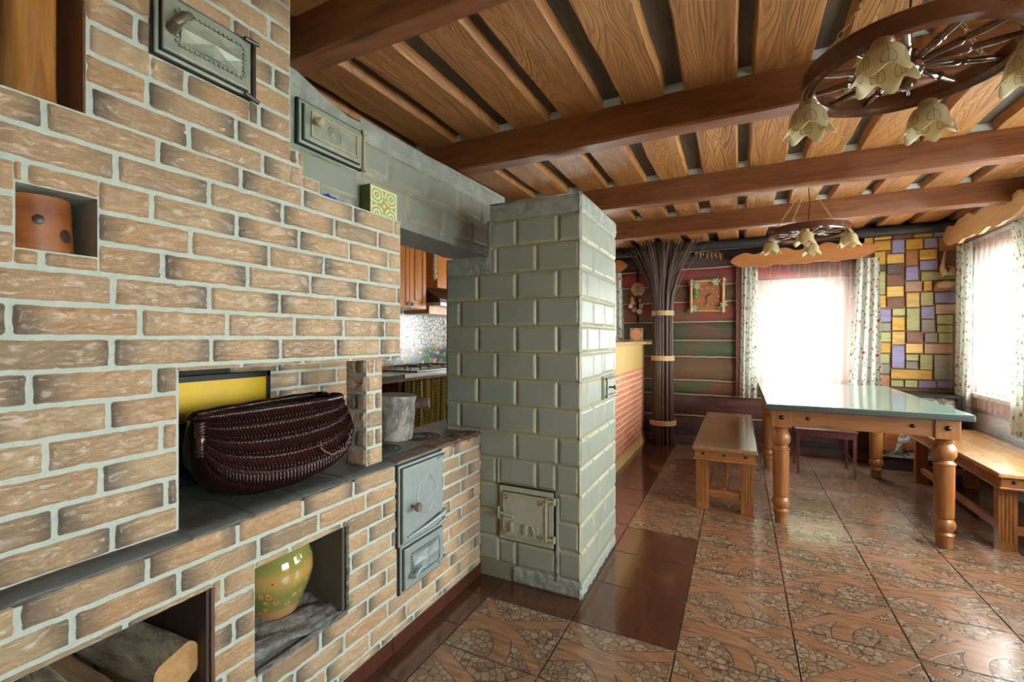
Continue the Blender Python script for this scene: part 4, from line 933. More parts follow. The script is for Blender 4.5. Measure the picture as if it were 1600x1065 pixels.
# ================================================================ WALL DECORATIONS
def place(mb,p): mb.v=[tuple(Vector(v)+Vector(p)) for v in mb.v]; return mb
pq=thing('round_plaque',(-1.075,5.47,1.755),'pale round carved plaque on a black strap on the log wall','plaque')
obj('disc',MB().lathe([(.001,.016),(.07,.016),(.078,.012),(.08,0)],(-1.075,5.49,1.755),32,Matrix.Rotation(PI/2,3,'X')),plain('pale_wood_disc',(.62,.46,.28),.6,var=.2),pq,smooth=True)
cr=MB()
for k in range(3):
    zc=1.72+.03*k; w_=.045-.012*k
    cr.tube([(-1.075-w_,5.4735,zc-.018),(-1.075-w_*.5,5.4725,zc+.012),(-1.075,5.472,zc-.01),(-1.075+w_*.5,5.4725,zc+.012),(-1.075+w_,5.4735,zc-.018)],.0028,6)
cr.tube([(-1.075,5.472,1.70),(-1.075,5.472,1.815)],.0028,6)
obj('carving',cr,plain('carved_brown',(.25,.10,.05),.6),pq,smooth=2)
obj('strap',MB().box(-1.09,-1.062,5.485,5.489,1.36,2.16),M['black'],pq)
gr=thing('garland',(-1.09,5.46,1.55),'garland of garlic heads, mushrooms and wooden beads hanging below the round plaque','garland')
rn=random.Random(3)
obj('cord',MB().tube([(-1.075-.055*math.cos(k*PI/10),5.47,1.65-.17*math.sin(k*PI/10)) for k in range(11)],.004,6),M['darkred'],gr)
cols=[plain('garlic_white',(.75,.70,.62),.5),plain('bead_orange',(.62,.25,.08),.5),plain('mushroom_tan',(.62,.40,.22),.6),plain('bead_red',(.40,.05,.03),.4)]
for (dx,dz,r_,ci) in ((-.06,.10,.018,3),(-.05,.065,.024,1),(-.045,.02,.028,2),(-.07,-.02,.028,0),(-.025,-.06,.034,1),(.035,-.085,.034,0),(.05,-.02,.028,2),(.04,.04,.02,2),(.02,.10,.014,3),(-.02,-.015,.016,3)):
    obj('hanging_piece',MB().lathe([(.001,-r_),(r_*.7,-r_*.75),(r_,0),(r_*.75,r_*.6),(r_*.25,r_),(.001,r_*1.2)],(-1.085+dx,5.452,1.575+dz),12),cols[ci],gr,smooth=2)
# clock
ck=thing('wall_clock',(-.32,5.48,1.64),'wooden wall clock framed by crossed sticks with leaves and green grapes on the log wall','clock')
obj('back_panel',bx(-.49,-.15,5.474,5.488,1.475,1.815),wood('clock_panel',(.30,.10,.04),(.44,.18,.08),'x',.5),ck)
st=wood('clock_stick',(.55,.26,.07),(.72,.40,.14),'x',.5)
for p,q in (((-.515,1.808),(-.125,1.815)),((-.52,1.485),(-.13,1.478))): obj('frame_stick',MB().tube([(p[0]+(q[0]-p[0])*k/8,5.468,p[1]+(q[1]-p[1])*k/8) for k in range(9)],.015,10),st,ck,smooth=True)
for p,q in (((-.485,1.46),(-.482,1.83)),((-.16,1.455),(-.155,1.835))): obj('frame_stick',MB().tube([(p[0]+(q[0]-p[0])*k/8,5.452,p[1]+(q[1]-p[1])*k/8) for k in range(9)],.016,10),st,ck,smooth=True)
mk=plain('yellow_mark',(.75,.50,.12),.5)
for k in range(12):
    t=k*PI/6; l=.010 if k%3==0 else .006
    obj('hour_mark',MB().obox((-.315+.108*math.sin(t),5.470,1.635+.095*math.cos(t)),(.005,0,0),(0,.003,0),(0,0,l)),mk,ck)
obj('hour_hand',MB().tube([(-.325,5.464,1.635),(-.275,5.464,1.672)],[.005,.003],6),M['black'],ck); obj('minute_hand',MB().tube([(-.325,5.462,1.64),(-.327,5.462,1.56)],[.005,.003],6),M['black'],ck)
lf=[plain('grey_leaf',(.30,.30,.22),.6,var=.4),plain('sage_leaf',(.45,.50,.36),.6,var=.4),plain('green_leaf',(.10,.20,.14),.6),plain('mauve_flower',(.40,.22,.28),.6)]
for (x,z,s,ci) in ((-.465,1.785,.045,0),(-.42,1.75,.045,1),(-.23,1.79,.05,1),(-.15,1.76,.04,3),(-.455,1.505,.05,1),(-.15,1.545,.045,1),(-.19,1.50,.035,2)):
    lm=MB()
    for k in range(6):
        t=k*PI/3+x*9; d=Vector((math.cos(t),0,math.sin(t)));w_=Vector((-math.sin(t),0,math.cos(t))); c_=Vector((x,5.445,z))
        lm.add([c_,c_+d*s*.5+w_*s*.28+Vector((0,-.008,0)),c_+d*s+Vector((0,-.002,0)),c_+d*s*.5-w_*s*.28+Vector((0,-.008,0))],[(0,1,2,3)])
    obj('leaf_cluster',lm,lf[ci],ck,solid=.002)
gpm=plain('green_grape',(.05,.45,.10),.15); rn=random.Random(9)
gp=MB()
for k in range(14): gp.lathe([(.001,-.011),(.008,-.007),(.011,0),(.008,.007),(.001,.011)],(-.455+.04*rn.random(),5.445-.012*rn.random(),1.62+.10*rn.random()),8)
tag(obj('grape_bunch',gp,gpm,ck,smooth=2),kind='stuff')
obj('twig',MB().tube([(-.44,5.45,1.53),(-.36,5.445,1.508),(-.28,5.445,1.505),(-.15,5.448,1.525)],.004,6),M['strap'],ck,smooth=True)
# string of dried mushrooms
ms=thing('mushroom_string',(-.3,5.46,2.12),'string of dried brown mushroom slices hanging high on the log wall','string of mushrooms')
obj('cord',MB().tube([(-.45,5.47,2.155),(-.30,5.465,2.13),(-.17,5.47,2.09)],.003,6).tube([(-.35,5.47,2.25),(-.31,5.47,2.21),(-.17,5.47,2.09)],.003,6),M['strap'],ms)
rn=random.Random(4); mm_=[plain('dried_tan',(.50,.26,.10),.6,var=.4),plain('dried_brown',(.22,.09,.04),.6,var=.4)]
for k in range(14):
    x=-.43+.26*k/13; z=2.145-.045*k/13; L=rn.uniform(.035,.075)
    obj('mushroom_slice',MB().tube([(x,5.462,z),(x+rn.uniform(-.008,.008),5.455,z-L*.5),(x+rn.uniform(-.01,.01),5.46,z-L)],[.007,.010,.004],6),mm_[k%2],ms,smooth=2)

# ================================================================ VALANCES, CURTAINS
def wavy(name,L,hgt,z0,fn,m,label,seed,lob=4,thick=.024):
    up=[];dn=[];n=90
    for i in range(n+1):
        t=i/n; e=min(1,min(t,1-t)/.10); taper=math.sin(PI/2*min(1,min(t,1-t)/.13))**.7
        top=.5*hgt*taper+ (.018*math.cos(t*PI*2*3)+.008*math.cos(t*PI*14+seed))*e
        bot=-.5*hgt*taper+ (.018*abs(math.sin(t*PI*lob))-.012+.006*math.sin(t*40+seed))*e
        up.append((t*L,z0+top)); dn.append((t*L,z0+bot))
    mb=MB(); vs=[]; 
    for i in range(n+1):
        for q in (0,thick):
            vs+= [fn(up[i][0],q,up[i][1]),fn(dn[i][0],q,dn[i][1])]
    fs=[]
    for i in range(n):
        a=4*i;c=4*i+4; fs+=[(a,a+1,c+1,c),(a+2,c+2,c+3,a+3),(a,c,c+2,a+2),(a+1,a+3,c+3,c+1)]
    fs+=[(0,2,3,1),(4*n,4*n+1,4*n+3,4*n+2)]
    mb.add(vs,fs); return tag(obj(name,mb,m,org=fn(0,0,z0)),label,'valance')
V1=wavy('curtain_valance',1.25,.155,2.0,lambda s,t,z:(-.085+s,5.36-t+.0,z+.03*(s/1.25)-.015),M['valance'],'orange carved wooden valance board over the far window behind the smaller chandelier',1)
V2=wavy('curtain_valance',1.33,.175,2.065,lambda s,t,z:(1.652-t,5.37-s,z),M['valance_y'],'pale carved wooden valance board over the right-hand window',2)
V3=wavy('curtain_valance',1.25,.15,2.02,lambda s,t,z:(-1.165-s,5.36-t,z),M['valance'],'orange valance board whose pointed end shows beside the top of the grey pillar',3)
for (v,pts) in ((V1,[(.02,5.40,1.955),(1.12,5.40,1.955)]),(V2,[(1.715,5.3,1.985),(1.715,4.1,1.985)]),(V3,[(-1.25,5.40,1.965),(-2.35,5.40,1.965)])):
    obj('curtain_rod',MB().tube(pts,.008,8),M['cab_dark'],v,smooth=True)
def fabric(name,sheer=False):
    m,nt,b=newmat(name); u,v_,r=attr(nt)
    cv=nd(nt,'ShaderNodeCombineXYZ',{0:u,1:v_,2:0.0}).outputs[0]
    if sheer:
        wv=noi(nt,nd(nt,'ShaderNodeMapping',{0:cv,3:(400,400,1)}).outputs[0],1,1)
        tr=nd(nt,'ShaderNodeBsdfTransparent'); tl=nd(nt,'ShaderNodeBsdfTranslucent',{0:(.88,.62,.56,1)}); df=nd(nt,'ShaderNodeBsdfDiffuse',{0:(.85,.58,.52,1)})
        a_=nd(nt,'ShaderNodeMixShader',{0:.4,1:tl.outputs[0],2:df.outputs[0]})
        lw=nd(nt,'ShaderNodeLayerWeight',{0:.5}).outputs[1]
        f_=mth(nt,'ADD',.28,mth(nt,'MULTIPLY',lw,.35)); 
        mx=nd(nt,'ShaderNodeMixShader',{0:f_,1:tr.outputs[0],2:a_.outputs[0]}); nt.links.new(mx.outputs[0],nt.nodes['Material Output'].inputs[0]); return m
    base=(.74,.76,.68)
    def dots(sc,th,off,keep,st=(1,1,1)):
        mp=nd(nt,'ShaderNodeMapping',{0:cv,1:(off,off*.7,0),3:(sc*st[0],sc*st[1],1)}).outputs[0]
        vo=nd(nt,'ShaderNodeTexVoronoi',{'Vector':mp,'Scale':1.0,'Randomness':.85},voronoi_dimensions='2D')
        k=mth(nt,'GREATER_THAN',nd(nt,'ShaderNodeSeparateColor',{0:vo.outputs[1]}).outputs[0],keep)
        return mth(nt,'MULTIPLY',mth(nt,'LESS_THAN',vo.outputs[0],th),k)
    nn=noi(nt,nd(nt,'ShaderNodeMapping',{0:cv,3:(5,5,1)}).outputs[0],1,1)
    vine=mth(nt,'LESS_THAN',mth(nt,'ABSOLUTE',mth(nt,'SUBTRACT',mth(nt,'FRACT',mth(nt,'MULTIPLY',nn,9.0)),.5)),.035)
    c=mix(nt,mth(nt,'MULTIPLY',vine,.75),base,(.22,.25,.18))
    c=mix(nt,dots(20,.20,.3,.42,(1.5,.75)),c,(.24,.28,.13)); c=mix(nt,dots(14,.12,2.1,.58),c,(.62,.08,.07)); c=mix(nt,dots(7,.10,5.1,.55),c,(.70,.06,.04))
    tl=nd(nt,'ShaderNodeBsdfTranslucent',{0:c}); setc(nt,b,c); b.inputs['Roughness'].default_value=.8
    mx=nd(nt,'ShaderNodeMixShader',{0:.38,1:b.outputs[0],2:tl.outputs[0]}); nt.links.new(mx.outputs[0],nt.nodes['Material Output'].inputs[0]); return m
M['floral']=fabric('floral_curtain'); M['sheer']=fabric('sheer_curtain',True)
def curtain(name,axis,at,s0t,s1t,s0b,s1b,zb,zt,amp,nf,m,label,group,seed,pl=0,zb2=None):
    W_=abs(s1t-s0t)*1.6
    def fn(u,v):
        s=(s0b+(s1b-s0b)*u)*(1-v)+(s0t+(s1t-s0t)*u)*v
        a=amp*(1-.45*v)*math.sin(u*nf*2*PI+seed+.5*math.sin(v*3+seed))+.3*amp*math.sin(u*nf*5.3+v*2)
        if pl: a=amp*(.35+.65*(1-v))*math.sin(u*nf*2*PI+.4*math.sin(v*4))+(.012*max(0,(v-.8)/.2)*(math.cos(u*nf*2*PI)**8))
        zz0=zb+((zb2-zb)*u if zb2 is not None else 0)
        z=zz0+(zt-zz0)*v
        return (s,at+a,z) if axis=='x' else (at+a,s,z)
    o=obj(name,MB().grid(int(nf*16),24,fn,lambda u,v:(u*W_+seed,v*(zt-zb),0)),m,smooth=2,org=fn(.5,1))
    return tag(o,label,'curtain',group)
curtain('floral_curtain','x',5.43,.025,.175,.0,.165,.545,1.945,.018,3.2,M['floral'],'floral curtain on the left side of the far window beside the log wall',None,.3)
curtain('floral_curtain','x',5.418,1.015,1.19,.93,1.205,.50,1.945,.019,3.4,M['floral'],'floral curtain between the far window and the patchwork wood panel',None,1.7)
curtain('sheer_curtain','x',5.470,.13,1.07,.13,1.05,.58,1.935,.010,11,M['sheer'],'sheer pinkish curtain hanging across the far window',None,.9,1)
curtain('floral_curtain','y',1.715,5.33,5.03,5.38,5.10,.50,1.985,.022,3.2,M['floral'],'floral curtain on the far side of the right-hand window next to the patchwork wood panel',None,2.6)
curtain('floral_curtain','y',1.712,4.42,4.08,4.42,4.10,.50,1.985,.022,3.6,M['floral'],'floral curtain on the near side of the right-hand window at the photo edge',None,4.1)
curtain('sheer_curtain','y',1.745,5.10,4.30,5.16,4.34,.60,1.965,.014,9,M['sheer'],'sheer pinkish curtain hanging across the right-hand window',None,.2,1)
curtain('floral_curtain','x',5.43,-1.25,-1.42,-1.22,-1.42,1.16,1.955,.018,3.0,M['floral'],'floral curtain edge visible between the grey pillar and the log wall',None,5.3)
curtain('sheer_curtain','x',5.462,-1.42,-2.34,-1.42,-2.34,.75,1.945,.014,9,M['sheer'],'sheer curtain of the leftmost far-wall window, mostly behind the grey pillar',None,3.3,1)

# patchwork of painted wood blocks on the far wall
PW='1.079 1.148 2.072 2.200 Y;1.154 1.289 2.111 2.203 Y;1.293 1.450 2.106 2.207 B;1.454 1.586 2.105 2.205 Y;1.592 1.716 2.101 2.199 V;1.154 1.283 2.009 2.103 Y;1.289 1.387 1.974 2.104 V;1.393 1.520 2.002 2.099 Y;1.524 1.622 1.997 2.097 V;1.628 1.747 1.966 2.093 O;1.158 1.245 1.874 2.001 Y;1.252 1.384 1.878 1.971 L;1.391 1.485 1.850 1.997 O;1.491 1.618 1.895 1.992 Y;1.626 1.747 1.797 1.962 B;1.173 1.245 1.819 1.868 D;1.251 1.376 1.779 1.870 D;1.391 1.485 1.714 1.842 V;1.492 1.624 1.801 1.892 V;1.502 1.747 1.703 1.787 G;1.177 1.245 1.590 1.814 G;1.252 1.380 1.670 1.772 B;1.252 1.380 1.565 1.666 L;1.389 1.513 1.608 1.703 P;1.521 1.584 1.610 1.702 Y;1.592 1.747 1.598 1.696 O;1.189 1.247 1.463 1.585 Y;1.252 1.387 1.470 1.557 B;1.396 1.495 1.461 1.599 L;1.500 1.592 1.475 1.599 G;1.599 1.747 1.493 1.593 V;1.187 1.288 1.331 1.453 V;1.293 1.391 1.385 1.455 G;1.396 1.495 1.242 1.456 G;1.502 1.601 1.352 1.467 V;1.606 1.747 1.394 1.486 P;1.290 1.387 1.247 1.374 Y;1.190 1.285 1.242 1.319 S;1.505 1.602 1.231 1.347 S;1.611 1.727 1.299 1.389 G;1.615 1.727 1.225 1.293 G;1.188 1.285 1.139 1.233 G;1.291 1.389 1.114 1.238 L;1.396 1.519 1.130 1.232 B;1.526 1.621 1.135 1.223 S;1.627 1.727 1.129 1.223 G;1.188 1.282 1.035 1.133 Y;1.288 1.386 0.893 1.108 V;1.392 1.519 1.034 1.126 L;1.526 1.727 1.033 1.123 P;1.188 1.276 0.935 1.027 G;1.392 1.487 0.963 1.025 G;1.392 1.483 0.888 0.957 S;1.493 1.587 0.884 1.024 G;1.594 1.727 0.794 1.023 S;1.188 1.273 0.836 0.928 S;1.281 1.582 0.791 0.882 Y;1.188 1.276 0.712 0.829 O;1.282 1.379 0.717 0.781 G;1.384 1.479 0.716 0.785 G;1.483 1.611 0.716 0.783 V;1.616 1.727 0.720 0.788 V'
pal_={'Y':(.62,.35,.04),'L':(.66,.42,.11),'B':(.19,.075,.04),'D':(.12,.09,.065),'V':(.27,.24,.42),'O':(.40,.165,.05),'G':(.36,.37,.14),'P':(.46,.28,.19),'S':(.25,.24,.19),'R':(.3,.08,.04)}
pw=MB(); pc_=[]; rn=random.Random(2)
def blk(x0,x1,z0,z1):
    n=len(pw.v); d=rn.uniform(.014,.024); x0+=.004;x1-=.004;z0+=.004;z1-=.004
    pw.box(x0,x1,5.475-d,5.48,z0,z1)
cols_=[]
for t in PW.split(';'):
    a=t.split(); q=[float(x) for x in a[:4]]; blk(*q); cols_.append(a[4])
po=obj('patchwork_panel',pw,M['board'],org=(1.42,5.48,1.4))
ca=po.data.color_attributes.new('Col','FLOAT_COLOR','POINT')
for i,cn in enumerate(cols_):
    k_=rn.uniform(1.0,1.25)
    for j in range(8): ca.data[i*8+j].color=tuple(min(1,x*k_) for x in pal_[cn])+(1,)
m,nt,b=newmat('painted_wood_blocks'); at_=nd(nt,'ShaderNodeAttribute',attribute_name='Col').outputs[0]; n=noi(nt,ocoord(nt,(3,3,20)),1.6,5,.6,1)
setc(nt,b,mix(nt,mth(nt,'MULTIPLY',sstep(nt,n,.4,.7),.35),at_,(.10,.05,.03))); b.inputs['Roughness'].default_value=.5; bump(nt,b,n,.2,.004)
po.data.materials[0]=m; tag(po,'patchwork panel of yellow, violet, green and brown painted wood blocks between the two windows','wall panel')
struct('trim_7', bx(1.10,1.80,5.478,5.505,.68,2.21), wood('panel_back',(.16,.07,.03),(.28,.14,.06),'x',.6))
# dark cornice log above
struct('trim_8', MB().tube([(-3.3,5.44,2.185),(-1,5.44,2.19),(1.8,5.44,2.185)],.05,14), wood('tarred_log',(.012,.012,.012),(.035,.032,.03),'x',.6), smooth=True)
# painted chest with a black frame under the patchwork
pc=thing('painted_chest',(1.40,5.3,0),'low chest with black frame and smoky white panel in the corner behind the table','chest')
obj('chest_top',bx(1.08,1.68,5.10,5.39,.665,.685),M['black'],pc,bevel=.002)
m,nt,b=newmat('smoky_panel'); n=noi(nt,ocoord(nt,(3,3,6)),1.6,5,.6,2.5); setc(nt,b,mix(nt,sstep(nt,n,.4,.62),(.13,.10,.08),(.62,.60,.55))); b.inputs['Roughness'].default_value=.3
obj('front_panel',bx(1.10,1.64,5.125,5.14,.12,.665),m,pc)
for x in (1.075,1.64): obj('corner_post',bx(x,x+.035,5.10,5.135,0,.665),M['black'],pc)
obj('chest_body',bx(1.10,1.66,5.14,5.38,.0,.665),plain('dark_chest',(.05,.03,.02),.5),pc)
obj('plank_scrap',MB().obox((1.2,5.115,.28),(.05,0,.0),(0,.008,0),(.02,0,.1)).obox((1.42,5.115,.25),(.12,0,.03),(0,.008,0),(-.01,0,.03)),M['pine_x'],pc)
# curved horn and shell on the corner
hn=thing('curved_horn',(1.72,5.42,1.75),'pale curved horn hanging in the far corner beside the right-hand valance','horn')
obj('horn',MB().tube([(1.655,5.40,1.955),(1.64,5.40,1.86),(1.632,5.39,1.80),(1.65,5.385,1.74),(1.69,5.385,1.735),(1.705,5.39,1.80),(1.675,5.395,1.83)],[.008,.012,.02,.026,.026,.02,.008],12),plain('horn_bone',(.55,.36,.20),.35,var=.4),hn,smooth=2)
obj('shell',MB().lathe([(.001,-.05),(.04,-.04),(.06,0),(.045,.04),(.001,.055)],(1.66,5.395,1.655),16,Matrix.Diagonal((1.2,.6,.7)).to_3x3()),plain('shell_tan',(.50,.30,.18),.4,var=.4),hn,smooth=2)

# ================================================================ FURNITURE
def turned(c,m_n='pine'):
    pr=[(.030,0),(.034,.004),(.036,.035),(.041,.065),(.046,.072),(.046,.078),(.036,.086),(.034,.092),(.044,.104),(.050,.122),(.050,.136),(.043,.155),(.036,.164),(.040,.168),(.043,.172),(.043,.180),(.045,.300),(.046,.430),(.046,.462),(.050,.466),(.050,.474),(.040,.480),(.036,.490),(.041,.498),(.052,.515),(.055,.535),(.053,.555),(.044,.575),(.038,.583),(.042,.590),(.042,.598),(.034,.604),(.034,.612)]
    return MB().lathe(pr,c,28)
def bolt(c,ax,par,r=.012):
    R={'y':Matrix.Rotation(PI/2,3,'X'),'x':Matrix.Rotation(PI/2,3,'Y')}[ax]
    obj('bolt',MB().lathe([(r,0),(r,.002),(r*.85,.006),(r*.4,.009),(.0005,.010)],c,12,R),M['bolt'],par,smooth=True)
TX0,TX1,TY0,TY1=.150,1.118,3.24,4.90; TZ=.766
tbl=thing('dining_table',(.63,4.07,0),'pine dining table with turned legs and a greenish painted glossy top','table')
obj('table_top',bx(TX0+.004,TX1-.004,TY0+.004,TY1-.004,TZ-.006,TZ),M['ttop'],tbl,bevel=.002)
obj('top_edge',bx(TX0,TX1,TY0,TY1,TZ-.038,TZ-.0065),M['tedge'],tbl,bevel=.006)
LX_=(TX0+.088,TX1-.088); LY=(TY0+.135,TY1-.10)
for x in LX_:
    for y in LY:
        l=obj('leg',turned((x,y,0)),M['pine'],tbl,smooth=True)
        obj('leg_block',bx(x-.055,x+.055,y-.055,y+.055,.612,TZ-.038),M['pine'],l,bevel=.003)
        bolt((x,y-.055 if y<4 else y+.055,.675),'y',l,.015) if y<4 else None
        bolt((x-.055 if x<.6 else x+.055,y,.675),'x',l,.013) if x>.6 else None
for y in LY:
    a=obj('apron',bx(LX_[0]+.055,LX_[1]-.055,y-.045,y-.02,.622,TZ-.038),M['pine_x'],tbl,bevel=.002)
    if y<4:
        for x in (LX_[0]+.14,LX_[1]-.15): bolt((x,y-.045,.675),'y',a,.012)
for x in LX_: obj('apron',bx(x-.04,x-.015,LY[0]+.055,LY[1]-.055,.622,TZ-.038),M['pine_y'],tbl,bevel=.002)
def bench(X0,X1,YA,YB,label,topm,legw=.078,bz=.44,overx=.02):
    t=thing('bench',((X0+X1)/2,(YA+YB)/2,0),label,'bench')
    obj('seat',bx(X0,X1,YA,YB,bz-.026,bz),topm,t,bevel=.006)
    fr=obj('apron',MB().box(X0+.018,X1-.018,YA+.02,YA+.045,bz-.078,bz-.0265).box(X0+.018,X1-.018,YB-.045,YB-.02,bz-.078,bz-.0265).box(X0+.018,X0+.043,YA+.045,YB-.045,bz-.078,bz-.0265).box(X1-.043,X1-.018,YA+.045,YB-.045,bz-.078,bz-.0265),M['pine_x'],t,bevel=.002)
    mo=frame_z(X0+.006,X1-.006,YA+.008,YB-.008,bz-.092,bz-.078,.03); obj('moulding',mo,M['pine_y'],t,bevel=.005)
    for k in range(3): bolt((X0+.07+(X1-X0-.14)*k/2,YA+.02,bz-.05),'y',fr,.009)
    n=int((YB-YA)/.35)
    for k in range(n): bolt((X0+.018,YA+.1+(YB-YA-.2)*k/(n-1),bz-.05),'x',fr,.008) if X0>1 else None
    for yy in (YA+.06,YB-.06-.06):
        for xx in (X0+.022,X1-.022-legw):
            l=MB().box(xx,xx+legw,yy,yy+.055,0,bz-.092)
            lo=obj('leg',l,M['pine'],t,bevel=.002)
            fl=MB()
            for q in (.2,.4,.6,.8): fl.box(xx+legw*q-.003,xx+legw*q+.003,yy-.003,yy,.05,bz-.12)
            obj('fluting',fl,M['pine'],lo,bevel=.001)
        obj('cross_rail',bx(X0+.022+legw,X1-.022-legw,yy+.012,yy+.037,.09,.135),M['pine_x'],t,bevel=.002)
    obj('stretcher',bx((X0+X1)/2-.012,(X0+X1)/2+.012,YA+.10,YB-.10,.10,.15) if X0<1 else bx(X0+.05,X0+.072,YA+.115,YB-.12,.085,.13),M['pine_y'],t,bevel=.002)
    return t
def frame_z(x0,x1,y0,y1,z0,z1,w):
    return MB().box(x0,x1,y0,y0+w,z0,z1).box(x0,x1,y1-w,y1,z0,z1).box(x0,x0+w,y0+w,y1-w,z0,z1).box(x1-w,x1,y0+w,y1-w,z0,z1)
bench(-.290,.108,3.33,4.95,'pine bench with a worn dark glossy seat standing left of the dining table',M['benchtop'])
bench(1.262,1.690,3.40,4.90,'pine bench with a light seat along the right wall under the window',M['benchtop2'])
# dark red stool under the table
sl=thing('stool',(.66,4.86,0),'dark red stool with thin legs pushed under the dining table','stool')
obj('seat',bx(.435,.885,4.66,5.04,.372,.392),M['darkred'],sl,bevel=.006)
obj('apron',frame_z(.445,.875,4.67,5.03,.325,.3715,.018),M['darkred'],sl,bevel=.002)
for x in (.445,.848):
    for y in (4.668,5.005): obj('leg',MB().add([(x,y,.3715),(x+.028,y,.3715),(x+.028,y+.028,.3715),(x,y+.028,.3715),(x+.005,y+.005,0),(x+.023,y+.005,0),(x+.023,y+.023,0),(x+.005,y+.023,0)],[(0,1,2,3),(7,6,5,4),(0,4,5,1),(1,5,6,2),(2,6,7,3),(3,7,4,0)]),M['darkred'],sl)
obj('stretcher',bx(.46,.474,4.69,5.01,.12,.14),M['darkred'],sl); obj('stretcher',bx(.852,.866,4.69,5.01,.12,.14),M['darkred'],sl)

# ================================================================ WHEEL CHANDELIERS
m,nt,b=newmat('frosted_shade'); u,v_,r=attr(nt)
us=mth(nt,'SUBTRACT',mth(nt,'FRACT',mth(nt,'MULTIPLY',u,6.0)),.5); au=mth(nt,'ABSOLUTE',us); vv=mth(nt,'SUBTRACT',v_,.38)
el=mth(nt,'ADD',mth(nt,'POWER',mth(nt,'DIVIDE',au,.30),2.0),mth(nt,'POWER',mth(nt,'DIVIDE',mth(nt,'ABSOLUTE',vv),.22),2.0))
out_=mth(nt,'LESS_THAN',mth(nt,'ABSOLUTE',mth(nt,'SUBTRACT',el,1.0)),.13)
ve=mth(nt,'MULTIPLY',mth(nt,'LESS_THAN',el,1.0),mth(nt,'LESS_THAN',mth(nt,'ABSOLUTE',mth(nt,'SUBTRACT',mth(nt,'FRACT',mth(nt,'MULTIPLY',mth(nt,'SUBTRACT',v_,mth(nt,'MULTIPLY',au,.35)),14.0)),.5)),.10))
mid_=mth(nt,'MULTIPLY',mth(nt,'LESS_THAN',au,.02),mth(nt,'MULTIPLY',mth(nt,'GREATER_THAN',v_,.18),mth(nt,'LESS_THAN',v_,.78)))
ln=mth(nt,'MAXIMUM',out_,mth(nt,'MAXIMUM',ve,mid_))
c=mix(nt,mth(nt,'MULTIPLY',ln,.75),(.72,.60,.36),(.30,.13,.04))
setc(nt,b,c); b.inputs['Roughness'].default_value=.35
tl=nd(nt,'ShaderNodeBsdfTranslucent',{0:c}); mx=nd(nt,'ShaderNodeMixShader',{0:.45,1:b.outputs[0],2:tl.outputs[0]}); nt.links.new(mx.outputs[0],nt.nodes['Material Output'].inputs[0]); M['shade']=m
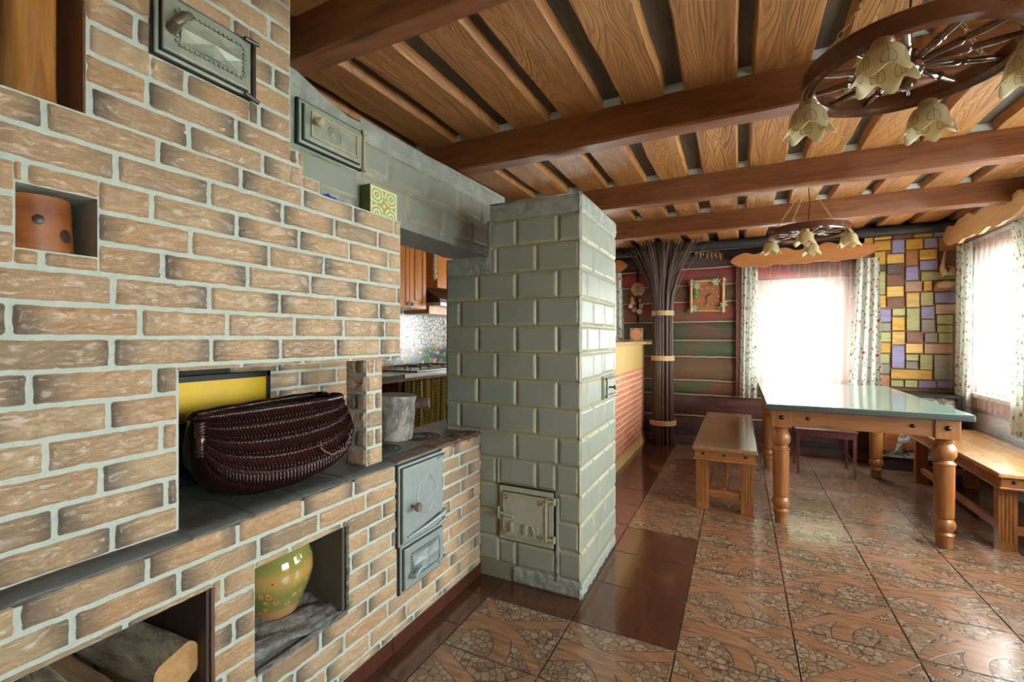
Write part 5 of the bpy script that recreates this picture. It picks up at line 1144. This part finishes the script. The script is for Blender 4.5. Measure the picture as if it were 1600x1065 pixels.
def chandelier(label):
    t=thing('wheel_chandelier',(0,0,0),label,'chandelier')
    rp=[(.207,-.006),(.214,-.014),(.224,-.010),(.230,-.018),(.240,-.014),(.243,.0),(.243,.030),(.236,.036),(.214,.036),(.207,.028)]
    obj('rim',MB().ring(rp,(0,0,0),72),M['wheel'],t,smooth=True)
    obj('hub',MB().lathe([(.001,-.055),(.014,-.052),(.020,-.04),(.018,-.028),(.030,-.020),(.036,0),(.036,.03),(.028,.04),(.016,.05),(.012,.08),(.001,.085)],(0,0,0),24),M['wheel'],t,smooth=True)
    for k in range(12):
        a=2*PI*(k+.5)/12; R=Matrix.Rotation(a,3,'Z')@Matrix.Rotation(PI/2,3,'Y')
        obj('spoke',MB().lathe([(.006,.034),(.009,.05),(.0095,.09),(.011,.115),(.006,.122),(.011,.129),(.0085,.14),(.010,.165),(.007,.208)],(0,0,.008),12,R),M['wheel'],t,smooth=True)
    for k in range(4):
        a=math.radians((168,244,348,64)[k]); c_=Vector((.226*math.cos(a),.226*math.sin(a),-.012))
        h=obj('shade_holder',MB().lathe([(.020,0),(.024,-.008),(.022,-.020),(.030,-.026),(.030,-.030)],c_,20),M['brass'],t,smooth=True)
        def wob(th,z):
            f=max(0,(-z-.055)/.09); return 1+f*(.16*math.cos(6*th))
        pr=[(.022,-.018),(.034,-.025),(.042,-.038),(.047,-.054),(.049,-.070),(.053,-.083),(.062,-.094)]
        g_=MB(); n=72; m_=len(pr); vs=[];at=[]
        for i,(r_,z) in enumerate(pr):
            for q in range(n):
                th=2*PI*q/n; pet=.5+.5*math.cos(6*th); dz=-.024*pet*((i/(m_-1))**3)+.012*((i/(m_-1))**3)
                rr=r_*(1+.22*(pet-.5)*((i/(m_-1))**4))
                vs.append(c_+Vector((rr*math.cos(th),rr*math.sin(th),z+dz))); at.append((q/n,1-i/(m_-1),0))
        fs=[(i*n+q,i*n+(q+1)%n,(i+1)*n+(q+1)%n,(i+1)*n+q) for i in range(m_-1) for q in range(n)]
        g_.add(vs,fs,at); obj('shade',g_,M['shade'],t,smooth=2,solid=.0025)
    for k in range(4):
        a=math.radians(210+90*k); p0=Vector((.225*math.cos(a),.225*math.sin(a),.036)); p1=Vector((.01*math.cos(a),.01*math.sin(a),.335)); ch_=MB(); n=15; d=(p1-p0)
        L=d.length/n; dn=d.normalized(); s1=dn.cross(Vector((0,0,1))).normalized(); s2=dn.cross(s1)
        for i in range(n):
            c_=p0+d*((i+.5)/n); w_=s1 if i%2 else s2
            ch_.tube([c_+dn*L*.62*math.cos(2*PI*q/10)+w_*.006*math.sin(2*PI*q/10) for q in range(10)],.0013,5,closed=True)
        o_=obj('chain',ch_,M['brass'],t,smooth=2)
    obj('cable',MB().tube([(0,0,.08),(.01,.01,.2),(0,0,.345)],.003,6),M['black'],t)
    obj('ceiling_hook',MB().lathe([(.022,.345),(.018,.335),(.006,.325),(.006,.32)],(0,0,0),12),M['brass'],t,smooth=True)
    return t
c1=chandelier('large wooden cartwheel chandelier with four cream tulip shades at the upper right, nearest the camera')
c2=copy_tree(c1); 
for ch_ in c2.children:
    if ch_.name.startswith('shade'):
        v0=ch_.data.vertices[0].co; an=math.degrees(math.atan2(v0.y,v0.x))%360
        if 50<an<80 or 230<an<260: ch_.rotation_euler=(0,0,math.radians(15))
c1.location=(.405,1.57,1.893); c2.location=(.424,3.71,1.893)
c2['label']='smaller-looking white-edged cartwheel chandelier hanging farther off in front of the window valance'
for o in (c1,c2): o['group']='cartwheel chandeliers'

# ================================================================ OUTSIDE
def tree(loc,h,r,seed,lab):
    t=thing('tree',loc,lab,'tree','trees outside'); rn=random.Random(seed)
    obj('trunk',MB().tube([(loc[0],loc[1],loc[2]),(loc[0]+.1,loc[1],loc[2]+h*.5),(loc[0],loc[1]+.1,loc[2]+h*.85)],[.16,.11,.05],10),M['greybark'],t,smooth=2)
    mb=MB()
    for k in range(2600):
        d=Vector((rn.gauss(0,1),rn.gauss(0,1),rn.gauss(0,1))).normalized()*(rn.random()**.4)
        c_=Vector(loc)+Vector((d.x*r,d.y*r*.8,h*.72+d.z*h*.34)); a=Vector((rn.uniform(-1,1),rn.uniform(-1,1),rn.uniform(-1,1))).normalized(); b2=a.cross(Vector((rn.random(),rn.random(),1))).normalized(); q=.17
        mb.add([c_-a*q,c_-b2*q*.5,c_+a*q,c_+b2*q*.5],[(0,1,2,3)])
    o_=obj('foliage',mb,M['leafy'],t); tag(o_,kind='stuff')
struct('ground', MB().box(-14,16,-10,22,-.6,-.5), plain('pale_paving',(.66,.66,.62),.8,var=.3,sc=3))
M['leafy']=plain('green_leaves',(.12,.22,.05),.6,var=.4)
tree((1.2,11.5,-.5),5.6,2.0,1,'leafy green tree outside showing faintly through the top of the far window')
tree((7.6,8.5,-.5),5.4,1.9,2,'leafy green tree outside beyond the right-hand window')
